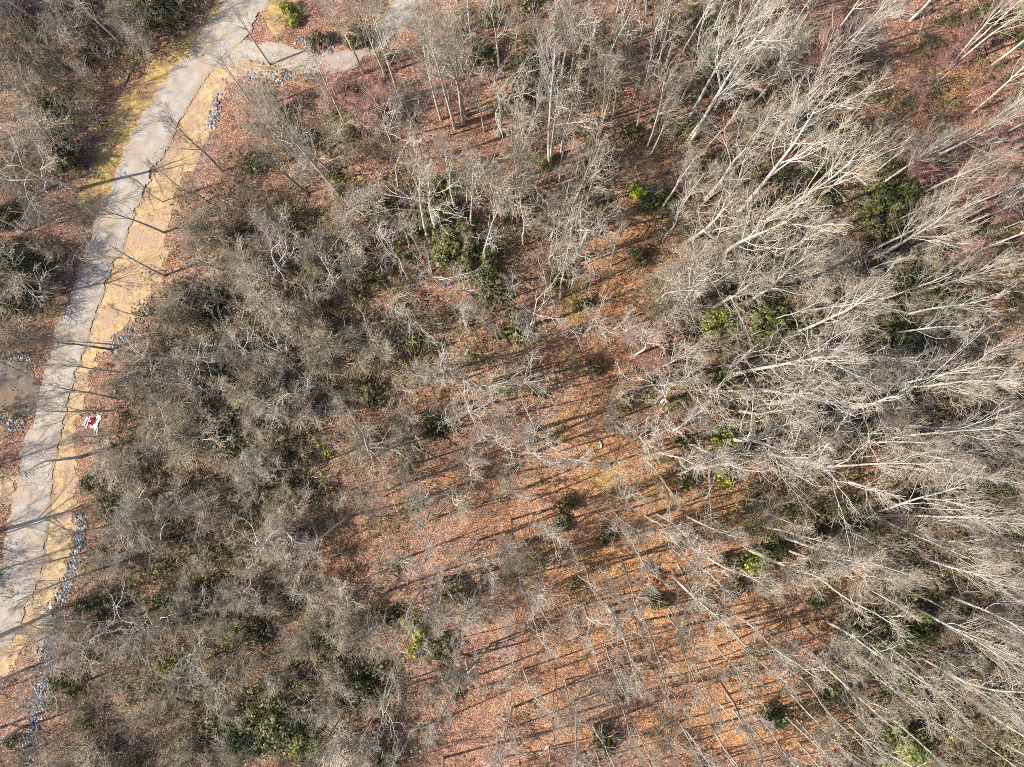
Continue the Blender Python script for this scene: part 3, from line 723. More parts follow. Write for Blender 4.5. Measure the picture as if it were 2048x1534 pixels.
def make_shrub(seed, radius=1.0, dens=430, leaf=0.15, loose=0.0):
    """unit shrub; radius is the real size it is meant for, so that leaves keep their size"""
    r = np.random.default_rng(seed)
    nl = int(10 + 9 * radius)
    sp = np.sqrt(r.uniform(0, 1, nl)) * .78; th = r.uniform(0, 6.28, nl)
    lobes = np.stack([sp * np.cos(th), sp * np.sin(th), r.uniform(.35, .95, nl) * (1.05 - .5 * sp)], -1)
    lr = r.uniform(.24, .5, nl) / radius ** .35
    n = int(dens * radius ** 1.8)
    k = r.choice(nl, n, p=lr ** 2 / (lr ** 2).sum())
    N = norm(r.normal(size=(n, 3)) + np.array([0, 0, .45]))
    Cc = lobes[k] + N * (lr[k] * r.uniform(.65 - loose, 1.12 + loose * .6, n))[:, None] * np.array([1, 1, .85])
    Cc[:, 2] = np.maximum(Cc[:, 2], .05)
    V, F, tone = whorl_leaves(r, Cc, N, leaf / radius)
    leafm = mesh_np('foliage', V, [F], tone)
    m = min(nl, 12)
    P = np.zeros((m, 4, 3))
    for j in range(m):
        for q in range(4):
            P[j, q] = np.array([0, 0, -.12]) * (1 - q / 3) + lobes[j] * (q / 3) + r.normal(size=3) * .04 * (q > 0) + np.array([r.uniform(-.06, .06), r.uniform(-.06, .06), 0])
    R = np.linspace(.035, .012, 4)[None, :] * np.ones((m, 1)) / radius
    tv, tq = tubes(P, R, 4)
    return leafm, mesh_np('stems', tv, [tq], smooth=True)
SHRUBS = {1: [make_shrub(40 + k, 1.1, loose=.25) for k in range(4)] + [make_shrub(60 + k, 1.2, 230, .16, .55) for k in range(4)],
          2: [make_shrub(80 + k, 2.0, loose=.3) for k in range(4)], 3: [make_shrub(90 + k, 3.3, 400, .16, .3) for k in range(3)]}

HERO_SHRUBS = [  # px, py, radius px, height factor, tint, description
 (340, 25, 62, 1.2, (1, 1, 1), 'big dark evergreen'), (290, 10, 40, 1.1, (1, 1, 1), 'dark evergreen'), (155, 320, 40, 1.5, (.9, 1, .9), 'round dark evergreen'), (50, 540, 62, 1.3, (.75, .85, .8), 'broad blackish evergreen'),
 (30, 610, 42, 1.2, (.75, .85, .8), 'blackish evergreen'), (95, 520, 34, 1.2, (.8, .9, .8), 'blackish evergreen'), (905, 490, 60, 1.0, (1.25, 1.35, 1.0), 'big bright green laurel'), (955, 535, 54, 1.0, (1.1, 1.2, .95), 'bright green laurel'),
 (985, 585, 36, 1.0, (1, 1.05, 1), 'dark laurel'), (865, 425, 50, 1.2, (.9, .95, .9), 'dark laurel'), (830, 460, 36, 1.1, (.8, .9, .8), 'dark laurel'), (890, 380, 30, 1.0, (1.2, 1.3, 1), 'olive green laurel'),
 (1740, 415, 56, 1.1, (1.3, 1.42, .85), 'bright yellow-green laurel'), (1795, 385, 48, 1.1, (1.1, 1.2, 1), 'dark laurel'), (1765, 460, 44, 1.0, (.7, .75, .7), 'blackish laurel'), (1277, 382, 22, 1.2, (2.8, 3.6, .7), 'lime green round bush'),
 (1292, 410, 26, .8, (1, 1.1, 1), 'low dark laurel'), (577, 22, 18, 1.4, (2.0, 2.1, .9), 'yellow-green upright bush'), (588, 45, 16, 1.1, (2.0, 2.3, .9), 'yellow-green bush'), (1430, 640, 40, 1.0, (1.8, 2.1, 1.1), 'bright green laurel'),
 (1530, 640, 44, 1.0, (1.3, 1.5, 1), 'green laurel'), (1800, 560, 40, 1.2, (.7, .8, .8), 'blackish laurel'), (1785, 690, 56, 1.2, (.7, .85, .8), 'blackish laurel'), (1760, 725, 38, 1.0, (1.1, 1.3, 1), 'dark laurel'),
 (1445, 945, 24, 1.0, (2.6, 2.9, .9), 'yellow-green shrub'), (1440, 880, 30, 1.0, (2.0, 2.3, .9), 'yellow-green shrub'), (1510, 1118, 30, 1.1, (2.2, 2.7, .9), 'bright green shrub'), (1540, 1095, 36, 1.0, (1.3, 1.4, 1), 'green laurel'),
 (1805, 1240, 56, 1.2, (1.0, 1.1, .9), 'big dark laurel'), (1770, 1285, 38, 1.0, (1.1, 1.2, 1), 'dark laurel'), (1690, 1322, 44, 1.1, (.95, 1, .9), 'dark laurel'), (1785, 1345, 38, 1.0, (1.7, 1.9, 1), 'green laurel'),
 (1790, 1485, 52, 1.1, (1.8, 2.1, 1), 'bright green laurel'), (825, 1255, 34, 1.0, (2.0, 2.1, 1.1), 'olive green shrub'), (826, 1302, 15, 1.1, (2.8, 3.0, 1), 'yellow-green small shrub'), (560, 1430, 66, 1.1, (1, 1.05, .8), 'broad dark laurel'),
 (500, 1460, 50, 1.0, (.9, 1, .8), 'dark laurel'), (610, 1465, 44, 1.0, (1.4, 1.5, .9), 'green laurel'), (455, 1440, 40, 1.0, (.9, .95, .8), 'dark laurel'), (740, 1360, 48, 1.1, (.8, .85, .8), 'dark laurel'), (700, 1385, 34, 1.0, (1, 1, .9), 'dark laurel'),
 (1005, 775, 18, 1.1, (2.2, 2.6, 1.1), 'small bright green shrub'), (740, 790, 24, 1.0, (1.6, 1.7, 1), 'olive green shrub'), (825, 685, 26, 1.0, (1.8, 1.9, 1.2), 'olive green shrub'), (1245, 805, 26, .8, (2.4, 2.2, 1), 'low yellowish shrub'),
 (700, 508, 26, 1.1, (1.3, 1.4, 1), 'green laurel'), (655, 905, 12, 1.0, (2.4, 2.8, 1), 'tiny bright green shrub'), (470, 870, 56, 1.1, (.8, .9, .75), 'black-green laurel'), (510, 850, 40, 1.0, (.8, .9, .75), 'black-green laurel'), (430, 600, 40, 1.1, (.75, .8, .7), 'blackish laurel'),
 (1060, 150, 50, 1.1, (.9, .95, .9), 'dark laurel'), (1040, 190, 40, 1.0, (1, 1, .9), 'dark laurel'), (1400, 120, 38, 1.1, (.9, 1, .9), 'dark laurel'), (1370, 270, 30, 1.0, (1.3, 1.5, 1), 'green laurel'), (1385, 340, 22, 1, (1.6, 1.7, 1), 'green shrub'),
 (1090, 320, 26, 1.0, (1.8, 1.9, 1.1), 'olive green shrub'), (640, 95, 28, .9, (1, 1, .8), 'dark bush'), (155, 15, 18, 1.2, (.8, 1.3, .9), 'small green conifer-like bush'), (1545, 450, 10, 1.0, (2.6, 3.1, 1), 'tiny bright green shrub'), (1860, 615, 20, 1, (1.8, 2, 1), 'green shrub'),
 (168, 1445, 12, 1, (1.6, 2.4, 1.6), 'tiny green shrub'), (355, 1330, 26, 1, (1.7, 1.8, 1.1), 'olive green shrub'), (460, 1275, 18, 1, (2.2, 2.4, 1), 'yellow-green shrub'), (330, 1205, 22, 1, (1.3, 1.3, .9), 'olive green shrub')]
shrubs = []
for px, py, rpx, hf, tint, desc in HERO_SHRUBS:
    p = ground(px, py); rr = rpx / (F_PX / (CAM_H - p[2]))
    shrubs.append(dict(px=px, py=py, p=p, r=rr, h=rr * 1.15 * hf if rr < 2 else rr * .95 * hf, tint=tint, desc=desc, loose=False))
tries = 0
while len(shrubs) < 285 and tries < 9000:
    tries += 1
    px, py = random.uniform(-20, 2070), random.uniform(-20, 1550)
    if random.random() > (float(at_grid(LAUREL, px, py)) / 8.0) ** 1.3 or blocked(px, py): continue
    p = ground(px, py)
    if any((p[0] - s_['p'][0]) ** 2 + (p[1] - s_['p'][1]) ** 2 < (0.75 * s_['r'] + .5) ** 2 for s_ in shrubs): continue
    rr = random.uniform(.8, 1.9)
    v = random.choice([.8, .9, 1, 1.1, 1.3, 1.5]); yel = random.uniform(.95, 1.15)
    desc = 'dark laurel shrub' if v < 1 else ('green laurel shrub' if v < 1.25 else 'olive laurel shrub')
    shrubs.append(dict(px=px, py=py, p=p, r=rr, h=rr * random.uniform(.85, 1.4), tint=(v * yel, v, v * .85), desc=desc, loose=True))
for sdict, lab in zip(shrubs, make_labels(shrubs)):
    root = bpy.data.objects.new('evergreen_shrub', None); COL.objects.link(root)
    root.location = sdict['p']; root.scale = (sdict['r'] * random.uniform(.9, 1.1), sdict['r'] * random.uniform(.9, 1.1), sdict['h'])
    root.rotation_euler = (0, 0, random.uniform(0, 6.28))
    tag(root, lab, 'shrub', 'evergreen shrubs under the trees')
    lm, sm = random.choice(SHRUBS[1][4:] if sdict['loose'] and random.random() < .6 else SHRUBS[1 if sdict['r'] < 1.5 else (2 if sdict['r'] < 2.6 else 3)][:4])
    o = link('foliage', lm, M['leaf'], root); k_ = 1.18 if max(sdict['tint']) > 1.45 and not sdict['loose'] else 1.0; o.color = (*[min(c_ * k_, 6) for c_ in sdict['tint']], 1)
    o = link('stems', sm, M['bark'], root); o.color = (*GREY, 1)

# ------------------------------------------------------------------ rust and orange leaved saplings
ORANGE = [(975, 628, 13, (1.1, 1.25, .9), 'golden orange leafy sapling'), (758, 488, 16, (.85, .75, .8), 'rust brown leafy sapling'), (852, 517, 9, (1, .55, .6), 'small red-orange leafy sapling'), (822, 457, 8, (1, .6, .7), 'small red-orange leafy sapling'),
          (1338, 985, 18, (1, .85, .7), 'deep orange leafy sapling'), (1303, 1152, 18, (1.05, .75, .6), 'fiery orange leafy sapling'), (1442, 832, 18, (1.1, .9, .7), 'bright orange leafy sapling'), (933, 782, 12, (1, .9, 1.2), 'tan orange leafy sapling'),
          (1375, 1075, 12, (1.05, 1.2, .9), 'golden leafy sapling'), (845, 590, 7, (.9, .5, .6), 'tiny rust leafy sapling'), (1545, 935, 12, (1.1, .95, .7), 'orange leafy sapling'), (1465, 840, 10, (1.1, 1.2, .8), 'golden leafy sapling')]
items = [dict(px=a, py=b, desc=e) for a, b, c, d, e in ORANGE]
for (px, py, rpx, tint, desc), lab in zip(ORANGE, make_labels(items)):
    p = ground(px, py); rr = rpx / (F_PX / (CAM_H - p[2]))
    root = bpy.data.objects.new('leafy_sapling', None); COL.objects.link(root)
    root.location = p; root.scale = (rr, rr, max(rr * 1.6, 1.0)); root.rotation_euler = (0, 0, random.uniform(0, 6.28))
    tag(root, lab, 'sapling', 'saplings holding dry leaves')
    lm, sm = SHRUBS[1][4 + random.randrange(4)]
    lm2 = bpy.data.meshes.get('dry_foliage')
    if lm2 is None:
        lm2 = lm.copy(); lm2.name = 'dry_foliage'; lm2.materials.clear()
    o = link('foliage', lm2, M['orange_leaf'], root); o.color = (*tint, 1)
    o = link('stems', sm, M['bark'], root); o.color = (*GREY, 1)

# ------------------------------------------------------------------ bare saplings, many-stemmed, filling the thickets
saps = []
tries = 0
for _ in range(34):
    x_, y_, r_ = random.choice([(2000, 350, 100), (1900, 120, 100), (1700, 90, 70), (1990, 470, 90), (1850, 250, 120), (1290, 700, 40), (665, 215, 30), (755, 230, 30)])
    a_ = random.uniform(0, 6.28); q_ = r_ * math.sqrt(random.random())
    px, py = min(x_ + q_ * math.cos(a_), 2040), y_ + q_ * math.sin(a_)
    h = random.uniform(3.0, 6.0)
    saps.append(dict(px=px, py=py, p=ground(px, py), h=h, c=RED, desc=('low ' if h < 4.3 else '') + 'reddish bare sapling'))
while len(saps) < 190 and tries < 20000:
    tries += 1
    px, py = random.uniform(-10, 2060), random.uniform(-10, 1545)
    if random.random() > (float(at_grid(BRUSH, px, py)) / 8.0) ** 2.2 * (1.0 if px < 720 else 0.6) or blocked(px, py): continue
    if any(math.hypot(px - x_, py - y_) < 34 for x_, y_ in VERGE_R): continue
    if math.hypot(px - 185, py - 848) < 55 or (px < 130 and py > 1200) or any(math.hypot(px - q_[0], py - q_[1]) < 35 for q_ in ORANGE) or (px > 760 and px < 1500 and py > 850): continue
    p = ground(px, py)
    if any((p[0] - q['p'][0]) ** 2 + (p[1] - q['p'][1]) ** 2 < 1.7 ** 2 for q in saps): continue
    if any(max(q['tint']) > 1.45 and not q['loose'] and (p[0] - q['p'][0]) ** 2 + (p[1] - q['p'][1]) ** 2 < (q['r'] + 1.6) ** 2 for q in shrubs): continue
    c = RED if any(math.hypot(px - x, py - y) < r_ for x, y, r_ in REDZ) else random.choice([OLIVE, GREY, LIGHT, LIGHT] if px < 720 else [GREY, LIGHT, OLIVE, LIGHT])
    h = random.uniform(3.5, 8.0)
    saps.append(dict(px=px, py=py, p=p, h=h, c=c, desc=('low ' if h < 5 else '') + COLN[c] + ' bare sapling'))
for t, lab in zip(saps, make_labels(saps)):
    tm, cm, top = random.choice(PROTO['brushy'])
    root = bpy.data.objects.new('bare_sapling', None); COL.objects.link(root)
    root.location = t['p']; s = t['h'] / top; w = s * random.uniform(.9, 1.8)
    root.scale = (w, w, s); root.rotation_euler = (random.gauss(0, .06), random.gauss(0, .06), random.uniform(0, 6.28))
    tag(root, lab, 'sapling', 'bare saplings of the thicket')
    v = random.uniform(.85, 1.2)
    for nm, me, mt in (('stems', tm, 'bark'), ('crown', cm, 'twig')):
        o = link(nm, me, M[mt], root); o.color = (*[a_ * v for a_ in t['c']], 1)

# ------------------------------------------------------------------ undergrowth: bare brush and low laurel that nobody could count
def scatter(G, n, power, seed, lo=(-60, -40), hi=(2110, 1580), scale=9.0):
    r = np.random.default_rng(seed)
    out = []
    while sum(len(o) for o in out) < n:
        px = r.uniform(lo[0], hi[0], 4000); py = r.uniform(lo[1], hi[1], 4000)
        keep = (r.uniform(size=4000) < (at_grid(G, px, py) / scale) ** power) & ~blocked(px, py)
        out.append(np.stack([px[keep], py[keep]], -1))
    q = np.concatenate(out)[:n]
    d = np.stack([(q[:, 0] - W / 2) / F_PX, -(q[:, 1] - H / 2) / F_PX, -np.ones(n)], -1) @ R3.T
    z = np.zeros(n)
    for _ in range(12):
        p = CPOS + d * ((z - CAM_H) / d[:, 2])[:, None]
        z = terrain(p[:, 0], p[:, 1])
    return np.stack([p[:, 0], p[:, 1], z], -1)

def brush_clump(seed, sag=0.0):
    r = np.random.default_rng(seed)
    NS = 9
    base = np.concatenate([r.normal(size=(NS, 2)) * .3, np.full((NS, 1), -.1)], 1)
    d = norm(r.normal(size=base.shape) * np.array([.6, .6, .1]) + np.array([0, 0, 1.0 - sag]))
    L = r.uniform(1.6, 3.2, NS); pts = [base]
    for j in range(4):
        d = norm(d + r.normal(size=d.shape) * .2); pts.append(pts[-1] + d * L[:, None] / 4)
    P0 = np.stack(pts, 1); R0 = np.linspace(.020, .010, 5)[None, :] * np.ones((NS, 1))
    P1, R1 = spawn(r, P0, R0, 6, .2, 1.0, (.3, .6), (20, 60), .03, 4, .2, .7, .008, .3)
    P2, R2 = spawn(r, P1, R1, 4, .2, 1.0, (.35, .7), (20, 55), .03, 3, .2, .75, .006, .25)
    parts = [tubes(P0, R0, 4), tubes(P1, R1, 3), tubes(P2, R2, 3)]
    V, F = join(parts)
    return mesh_np('brush_clump', V, F, np.concatenate([np.full(len(v), t_) for (v, _), t_ in zip(parts, (.75, .55, .35))]))

def laurel_clump(seed):
    r = np.random.default_rng(seed); n = 70
    ctr = np.stack([r.normal(size=7) * .7, r.normal(size=7) * .7, r.uniform(.2, 1.5, 7)], -1)
    N = norm(r.normal(size=(n, 3)) + np.array([0, 0, .6]))
    Cc = ctr[r.integers(0, 7, n)] + N * r.uniform(.2, .5, n)[:, None] + r.normal(size=(n, 3)) * .15
    Cc[:, 2] = np.maximum(Cc[:, 2], .05)
    V, F, tone = whorl_leaves(r, Cc, N, .15, 5)
    return mesh_np('laurel_clump', V, [F], tone)

def stuff_instances(name, pts, protos, mat, scl, seed, label):
    """one object: clumps set on its points by geometry nodes"""
    r = np.random.default_rng(seed); n = len(pts)
    col = bpy.data.collections.new(name + '_kinds')
    for me in protos:
        me.materials.append(mat); col.objects.link(bpy.data.objects.new(me.name, me))
    me = bpy.data.meshes.new(name); me.vertices.add(n); me.vertices.foreach_set('co', np.ascontiguousarray(pts, np.float32).ravel())
    for an, ty, key, val in (('rot', 'FLOAT_VECTOR', 'vector', np.stack([r.normal(size=n) * .1, r.normal(size=n) * .1, r.uniform(0, 6.28, n)], -1)),
                             ('scl', 'FLOAT_VECTOR', 'vector', scl(r, n)), ('idx', 'INT', 'value', r.integers(0, len(protos), n))):
        at = me.attributes.new(an, ty, 'POINT'); at.data.foreach_set(key, np.ascontiguousarray(val, np.int32 if ty == 'INT' else np.float32).ravel())
    me.materials.append(mat)
    o = bpy.data.objects.new(name, me); COL.objects.link(o)
    ng = bpy.data.node_groups.new(name, 'GeometryNodeTree')
    ng.interface.new_socket('Geometry', in_out='INPUT', socket_type='NodeSocketGeometry'); ng.interface.new_socket('Geometry', in_out='OUTPUT', socket_type='NodeSocketGeometry')
    N = ng.nodes; i, out = N.new('NodeGroupInput'), N.new('NodeGroupOutput')
    ci = N.new('GeometryNodeCollectionInfo'); ci.inputs['Collection'].default_value = col; ci.inputs['Separate Children'].default_value = True; ci.inputs['Reset Children'].default_value = True
    ip = N.new('GeometryNodeInstanceOnPoints'); ip.inputs['Pick Instance'].default_value = True
    def na(nm, ty):
        q = N.new('GeometryNodeInputNamedAttribute'); q.data_type = ty; q.inputs['Name'].default_value = nm
        return q.outputs['Attribute']
    e2r = N.new('FunctionNodeEulerToRotation')
    ng.links.new(i.outputs[0], ip.inputs['Points']); ng.links.new(ci.outputs[0], ip.inputs['Instance'])
    ng.links.new(na('idx', 'INT'), ip.inputs['Instance Index']); ng.links.new(na('scl', 'FLOAT_VECTOR'), ip.inputs['Scale'])
    ng.links.new(na('rot', 'FLOAT_VECTOR'), e2r.inputs[0]); ng.links.new(e2r.outputs[0], ip.inputs['Rotation'])
    ng.links.new(ip.outputs[0], out.inputs[0])
    o.modifiers.new('scatter', 'NODES').node_group = ng
    tag(o, label, 'undergrowth', kind='stuff')

def clear_of(pts, lst):
    k = np.ones(len(pts), bool)
    for x, y, rr in lst: k &= (pts[:, 0] - x) ** 2 + (pts[:, 1] - y) ** 2 > rr * rr
    return pts[k]
OPEN = [(q['p'][0], q['p'][1], q['r'] * .9) for q in shrubs if max(q['tint']) > 1.45 and not q['loose']] + [(*ground(185, 848)[:2], 2.4)] + [(*ground(a_, b_)[:2], 1.7) for a_, b_ in ((112, 1215), (104, 1250), (96, 1310), (84, 1370), (72, 1430), (62, 1480), (30, 1440), (434, 215), (60, 780), (30, 760))] + [(*ground(q_[0], q_[1])[:2], 1.6) for q_ in ORANGE] + [(*ground(q_[0] + 4, q_[1])[:2], 2.0) for q_ in VERGE_R if q_[0] > -20]
def bscl(r, n):
    a = r.uniform(.45, 1.55, n); return np.stack([a * r.uniform(.8, 1.3, n)] * 2 + [a * r.uniform(.7, 1.25, n)], -1)
stuff_instances('brush_undergrowth', clear_of(scatter(BRUSH, 2050, 1.6, 5), OPEN), [brush_clump(300 + k) for k in range(9)], M['brush'], bscl, 21, 'grey bare brush and thin twigs covering the forest floor')
def lscl(r, n):
    a = r.uniform(.6, 1.5, n); return np.stack([a, a, a * r.uniform(.6, 1.4, n)], -1)
stuff_instances('laurel_undergrowth', scatter(LAUREL, 3000, 1.5, 6), [laurel_clump(320 + k) for k in range(7)], M['brush_leaf'], lscl, 22, 'low dark green laurel leaves spread under the trees')
r = np.random.default_rng(77)

# ------------------------------------------------------------------ fallen leaves, dry grass on the verges
n = 70000
q = np.stack([r.uniform(-30, 2080, n), r.uniform(-30, 1560, n)], -1)
on = blocked(q[:, 0], q[:, 1]); keep = ~on | (r.uniform(size=n) < .5); q = q[keep]; on = on[keep]; n = len(q)
d = np.stack([(q[:, 0] - W / 2) / F_PX, -(q[:, 1] - H / 2) / F_PX, -np.ones(n)], -1) @ R3.T
z = np.zeros(n)
for _ in range(10):
    p = CPOS + d * ((z - CAM_H) / d[:, 2])[:, None]; z = terrain(p[:, 0], p[:, 1])
C0 = np.stack([p[:, 0], p[:, 1], z + np.where(on, .12, .03)], -1)
N = norm(r.normal(size=(n, 3)) * .45 + np.array([0, 0, 1.0])); A = norm(np.cross(N, r.normal(size=(n, 3)))); Bv = np.cross(N, A)
s = r.uniform(.025, .06, n)[:, None]
V = np.stack([C0 - A * s, C0 + Bv * s * .7, C0 + A * s, C0 - Bv * s * .7], 1).reshape(-1, 3)
o = link('fallen_leaves', mesh_np('fallen_leaves', V, [np.arange(n * 4).reshape(-1, 4)], np.repeat(r.uniform(0, 1, n), 4)), M['litter'])
tag(o, 'brown fallen leaves scattered over the forest floor', 'leaves', kind='stuff')

def blades(name, polys, n, seed, label, hgt):
    r = np.random.default_rng(seed); out = []
    lo = np.min([p.min(0) for p in polys], 0); hi = np.max([p.max(0) for p in polys], 0)
    while sum(map(len, out)) < n:
        x = r.uniform(lo[0], hi[0], 20000); y = r.uniform(lo[1], hi[1], 20000)
        k = np.zeros(len(x), bool)
        for p_ in polys: k |= inside(p_, x, y)
        out.append(np.stack([x[k], y[k]], -1))
    q = np.concatenate(out)[:n]
    d = np.stack([(q[:, 0] - W / 2) / F_PX, -(q[:, 1] - H / 2) / F_PX, -np.ones(n)], -1) @ R3.T
    z = np.zeros(n)
    for _ in range(10):
        p = CPOS + d * ((z - CAM_H) / d[:, 2])[:, None]; z = terrain(p[:, 0], p[:, 1])
    b = np.stack([p[:, 0], p[:, 1], z], -1)
    g_ = norm(r.normal(size=(n, 3)) * np.array([1, 1, .1]) + np.array([0, 0, .35]))
    e = norm(np.cross(g_, np.array([0, 0, 1.0]))) * .022
    L = r.uniform(*hgt, n)[:, None]
    V = np.stack([b - e, b + e, b + g_ * L], 1).reshape(-1, 3)
    o = link(name, mesh_np(name, V, [np.arange(n * 3).reshape(-1, 3)], np.repeat(r.uniform(0, 1, n), 3)), M['blade'])
    tag(o, label, 'grass', kind='stuff')
blades('dry_grass', [poly_px(VERGE_RI, VERGE_R), poly_px(VERGE_L, VERGE_LI)], 26000, 3, 'short dry straw and grass on the road verges', (.15, .4))

# ------------------------------------------------------------------ riprap stones
def stones(name, line, width, n, seed, label, sz=(.08, .24)):
    r = np.random.default_rng(seed)
    pts = resample(line, 200)
    t = r.integers(0, 200, n)
    q = np.array([ground(*p) for p in pts])[t]
    q[:, :2] += r.normal(size=(n, 2)) * width * .45
    q[:, 2] = terrain(q[:, 0], q[:, 1])
    ico = np.array([(0, 0, 1), (.9, 0, .3), (.28, .85, .35), (-.72, .53, .3), (-.72, -.53, .35), (.28, -.85, .3), (.6, .5, -.4), (-.3, .7, -.45), (-.8, 0, -.4), (-.2, -.75, -.4), (.65, -.45, -.4)])
    fs = np.array([(0, 1, 2), (0, 2, 3), (0, 3, 4), (0, 4, 5), (0, 5, 1), (1, 6, 2), (2, 6, 7), (2, 7, 3), (3, 7, 8), (3, 8, 4), (4, 8, 9), (4, 9, 5), (5, 9, 10), (5, 10, 1), (1, 10, 6)])
    s = r.uniform(sz[0], sz[1], (n, 1, 1)) * r.uniform(.7, 1.3, (n, 1, 3))
    th = r.uniform(0, 6.28, n); cs, sn = np.cos(th), np.sin(th)
    v = ico[None] * s * r.uniform(.8, 1.2, (n, 11, 1))
    x = v[..., 0] * cs[:, None] - v[..., 1] * sn[:, None]; y = v[..., 0] * sn[:, None] + v[..., 1] * cs[:, None]
    v = np.stack([x, y, v[..., 2] * .7], -1) + q[:, None]
    F = (fs[None] + (np.arange(n) * 11)[:, None, None]).reshape(-1, 3)
    tone = np.repeat(np.clip(r.normal(.5, .25, n), 0, 1), 11)
    o = link(name, mesh_np(name, v.reshape(-1, 3), [F], tone), M['rock'])
    tag(o, label, 'stones', kind='stuff')
stones('riprap', [(112, 1215), (104, 1250), (96, 1310), (84, 1370), (72, 1430), (62, 1480), (55, 1560)], 1.2, 1000, 8, 'blue grey riprap stones lining the ditch')
stones('riprap_bank', [(160, 1030), (158, 1090), (140, 1150), (120, 1200)], .8, 500, 9, 'pale stones along the straw verge')
stones('riprap_upper', [(434, 195), (430, 225), (422, 255)], .8, 110, 10, 'grey stones in the gully by the road curve')
stones('riprap_strip', [(500, 152), (540, 150), (580, 154)], 1.3, 150, 11, 'grey stones below the junction verge')
stones('riprap_middle', [(300, 600), (262, 660), (222, 705)], 1.4, 130, 12, 'white and grey stones between verge and thicket')
stones('riprap_drive', [(-10, 708), (30, 714), (62, 722)], 1.0, 120, 13, 'blue white stones edging the driveway')
stones('riprap_corner', [(-10, 838), (15, 842), (40, 856)], 1.2, 110, 14, 'dark stones below the driveway')
stones('riprap_island', [(600, 78), (625, 95), (660, 100)], .6, 130, 15, 'pale stones on the inner bend of the road arm')

# ------------------------------------------------------------------ fallen logs
LOGS = [((817, 886), (872, 918), .11, PALE, 'pale fallen pole lying below the broken tree'), ((1057, 870), (1060, 897), .09, LIGHT, 'short pale log lying beside the trail'), ((1200, 880), (1203, 896), .13, PALE, 'stubby pale log on the orange slope'),
        ((1259, 780), (1320, 805), .09, LIGHT, 'thin pale pole lying below the yellowish shrub'), ((288, 99), (247, 172), .13, DARK, 'dark fallen log on the bank above the grass verge'), ((1078, 1508), (1101, 1488), .10, PALE, 'short pale log at the lower edge of the clearing'),
        ((1252, 660), (1297, 643), .14, PALE, 'pale fallen trunk beside the low laurel'), ((62, 395), (104, 372), .15, PALE, 'white fallen limb in the wood across the road'), ((1355, 1128), (1392, 1200), .09, LIGHT, 'long thin pole leaning down the orange slope'),
        ((1790, 1180), (1700, 1130), .12, PALE, 'pale fallen trunk on the lower slope')]
for a, b, rad_, col, lab in LOGS:
    A, Bq = ground(*a), ground(*b)
    t = np.linspace(0, 1, 7)[:, None]
    P = A * (1 - t) + Bq * t
    P[:, :2] += rng.normal(size=(7, 2)) * .06
    P[:, 2] = terrain(P[:, 0], P[:, 1]) + rad_ * .8
    R = rad_ * np.linspace(1.15, .6, 7)
    root = bpy.data.objects.new('fallen_log', None); COL.objects.link(root); root.location = A
    v, f = tubes((P - A)[None], R[None], 8)
    caps = [np.arange(8)[None, ::-1], (np.arange(8) + 48)[None]]
    o = link('log_trunk', mesh_np('log_trunk', v, [f, *caps], smooth=True), M['bark'], root); o.color = (*col, 1)
    Ps, Rs = spawn(np.random.default_rng(int(a[0])), (P - A)[None], R[None], 4, .35, .98, (.10, .22), (30, 60), .05, 4, .15, .5, .015)
    for i in range(len(Ps)):
        v, f = tubes(Ps[i:i + 1], Rs[i:i + 1], 5)
        o = link('branch_stub', mesh_np('branch_stub', v, [f], smooth=True), M['bark'], root); o.color = (*col, 1)
    tag(root, lab, 'log', 'logs lying on the forest floor')

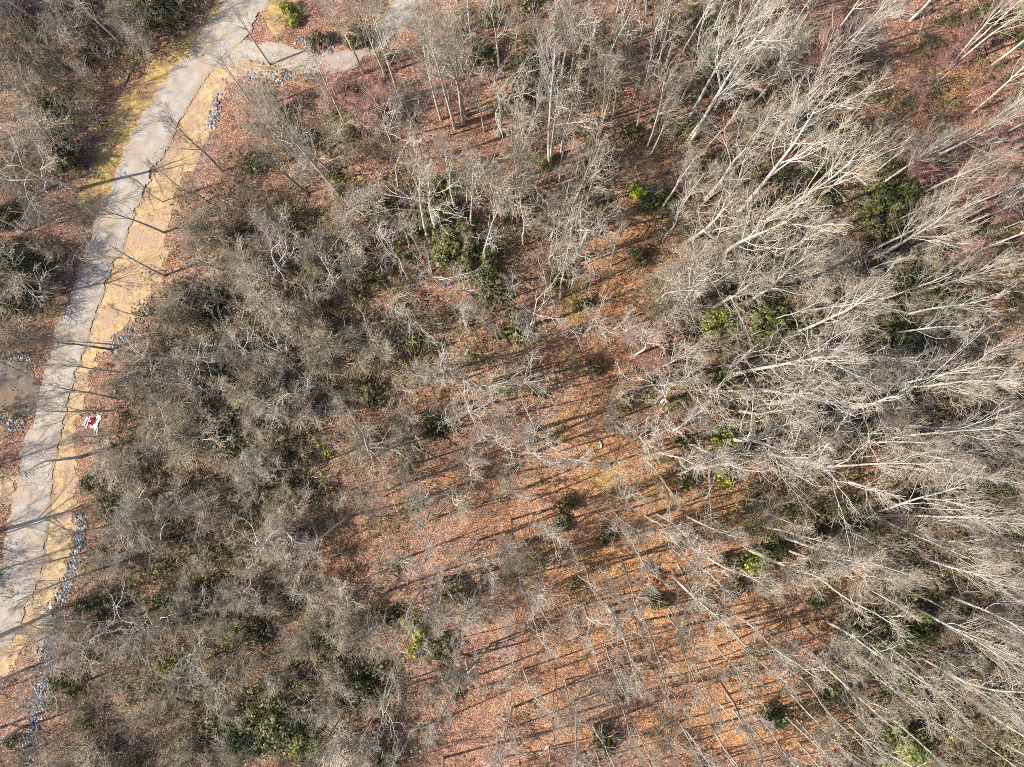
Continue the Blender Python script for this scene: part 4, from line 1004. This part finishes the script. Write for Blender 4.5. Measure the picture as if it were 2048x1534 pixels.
# ------------------------------------------------------------------ white boards and red crate beside the road
def box_mesh(name, sx, sy, sz, bev=.012):
    import bmesh
    bm = bmesh.new(); bmesh.ops.create_cube(bm, size=1.0)
    bmesh.ops.scale(bm, vec=(sx, sy, sz), verts=bm.verts)
    bmesh.ops.bevel(bm, geom=list(bm.edges), offset=bev, segments=1, affect='EDGES')
    me = bpy.data.meshes.new(name); bm.to_mesh(me); bm.free(); return me
board = box_mesh('white_board', 1.0, .17, .05)
BOARDS = [((166.2, 850.3), (173.9, 833.7), 0, .8, 'thin white board nearest the road in the roadside pile'), ((169.1, 851), (176.5, 833.4), 0, .8, 'second thin white board of the roadside pile from the road'),
          ((172.8, 856.5), (180.5, 832.3), 0, .8, 'longest thin white board, third of the roadside pile from the road'), ((199.5, 830), (190.5, 855), .05, 2.9, 'wide white panel lying beside the red crate'),
          ((203.7, 837), (195.6, 845), .1, .9, 'short white board slanting off the wide white panel'), ((191.9, 850), (189.7, 868), 0, .9, 'white board running down from the wide white panel'),
          ((195.6, 852), (194.5, 869.4), .0, .9, 'white board at the wood side of the roadside pile'), ((182.5, 855.5), (191, 852), .1, 1.2, 'small white board across the foot of the red crate')]
for a, b, dz, wd, lab in BOARDS:
    A, Bq = ground(*a), ground(*b)
    mid = (A + Bq) / 2; mid[2] = float(terrain(mid[0], mid[1])) + .06 + dz
    o = link('white_board', board, M['white'], None, mid)
    Ld = Bq - A
    o.scale = (max(float(np.linalg.norm(Ld[:2])), .5), wd, 1); o.rotation_euler = (0, 0, math.atan2(Ld[1], Ld[0]))
    tag(o, lab, 'board', 'white boards piled beside the road')
p = ground(185.5, 843)
root = bpy.data.objects.new('red_crate', None); COL.objects.link(root); root.location = p + np.array([0, 0, .08]); root.rotation_euler = (0, 0, 1.15); root.scale = (.85, .85, .85)
for nm, s_, loc in (('crate_base', (.85, .62, .05), (0, 0, .03)), ('crate_side', (.85, .05, .38), (0, .29, .22)), ('crate_side', (.85, .05, .38), (0, -.29, .22)), ('crate_end', (.05, .52, .38), (.40, 0, .22)), ('crate_end', (.05, .52, .38), (-.40, 0, .22))):
    link(nm, box_mesh(nm, *s_), M['red'], root, loc)
link('crate_rim', box_mesh('crate_rim', .3, .2, .06), M['white'], root, (.05, .05, .42))
tag(root, 'small red open crate lying among white boards', 'crate')
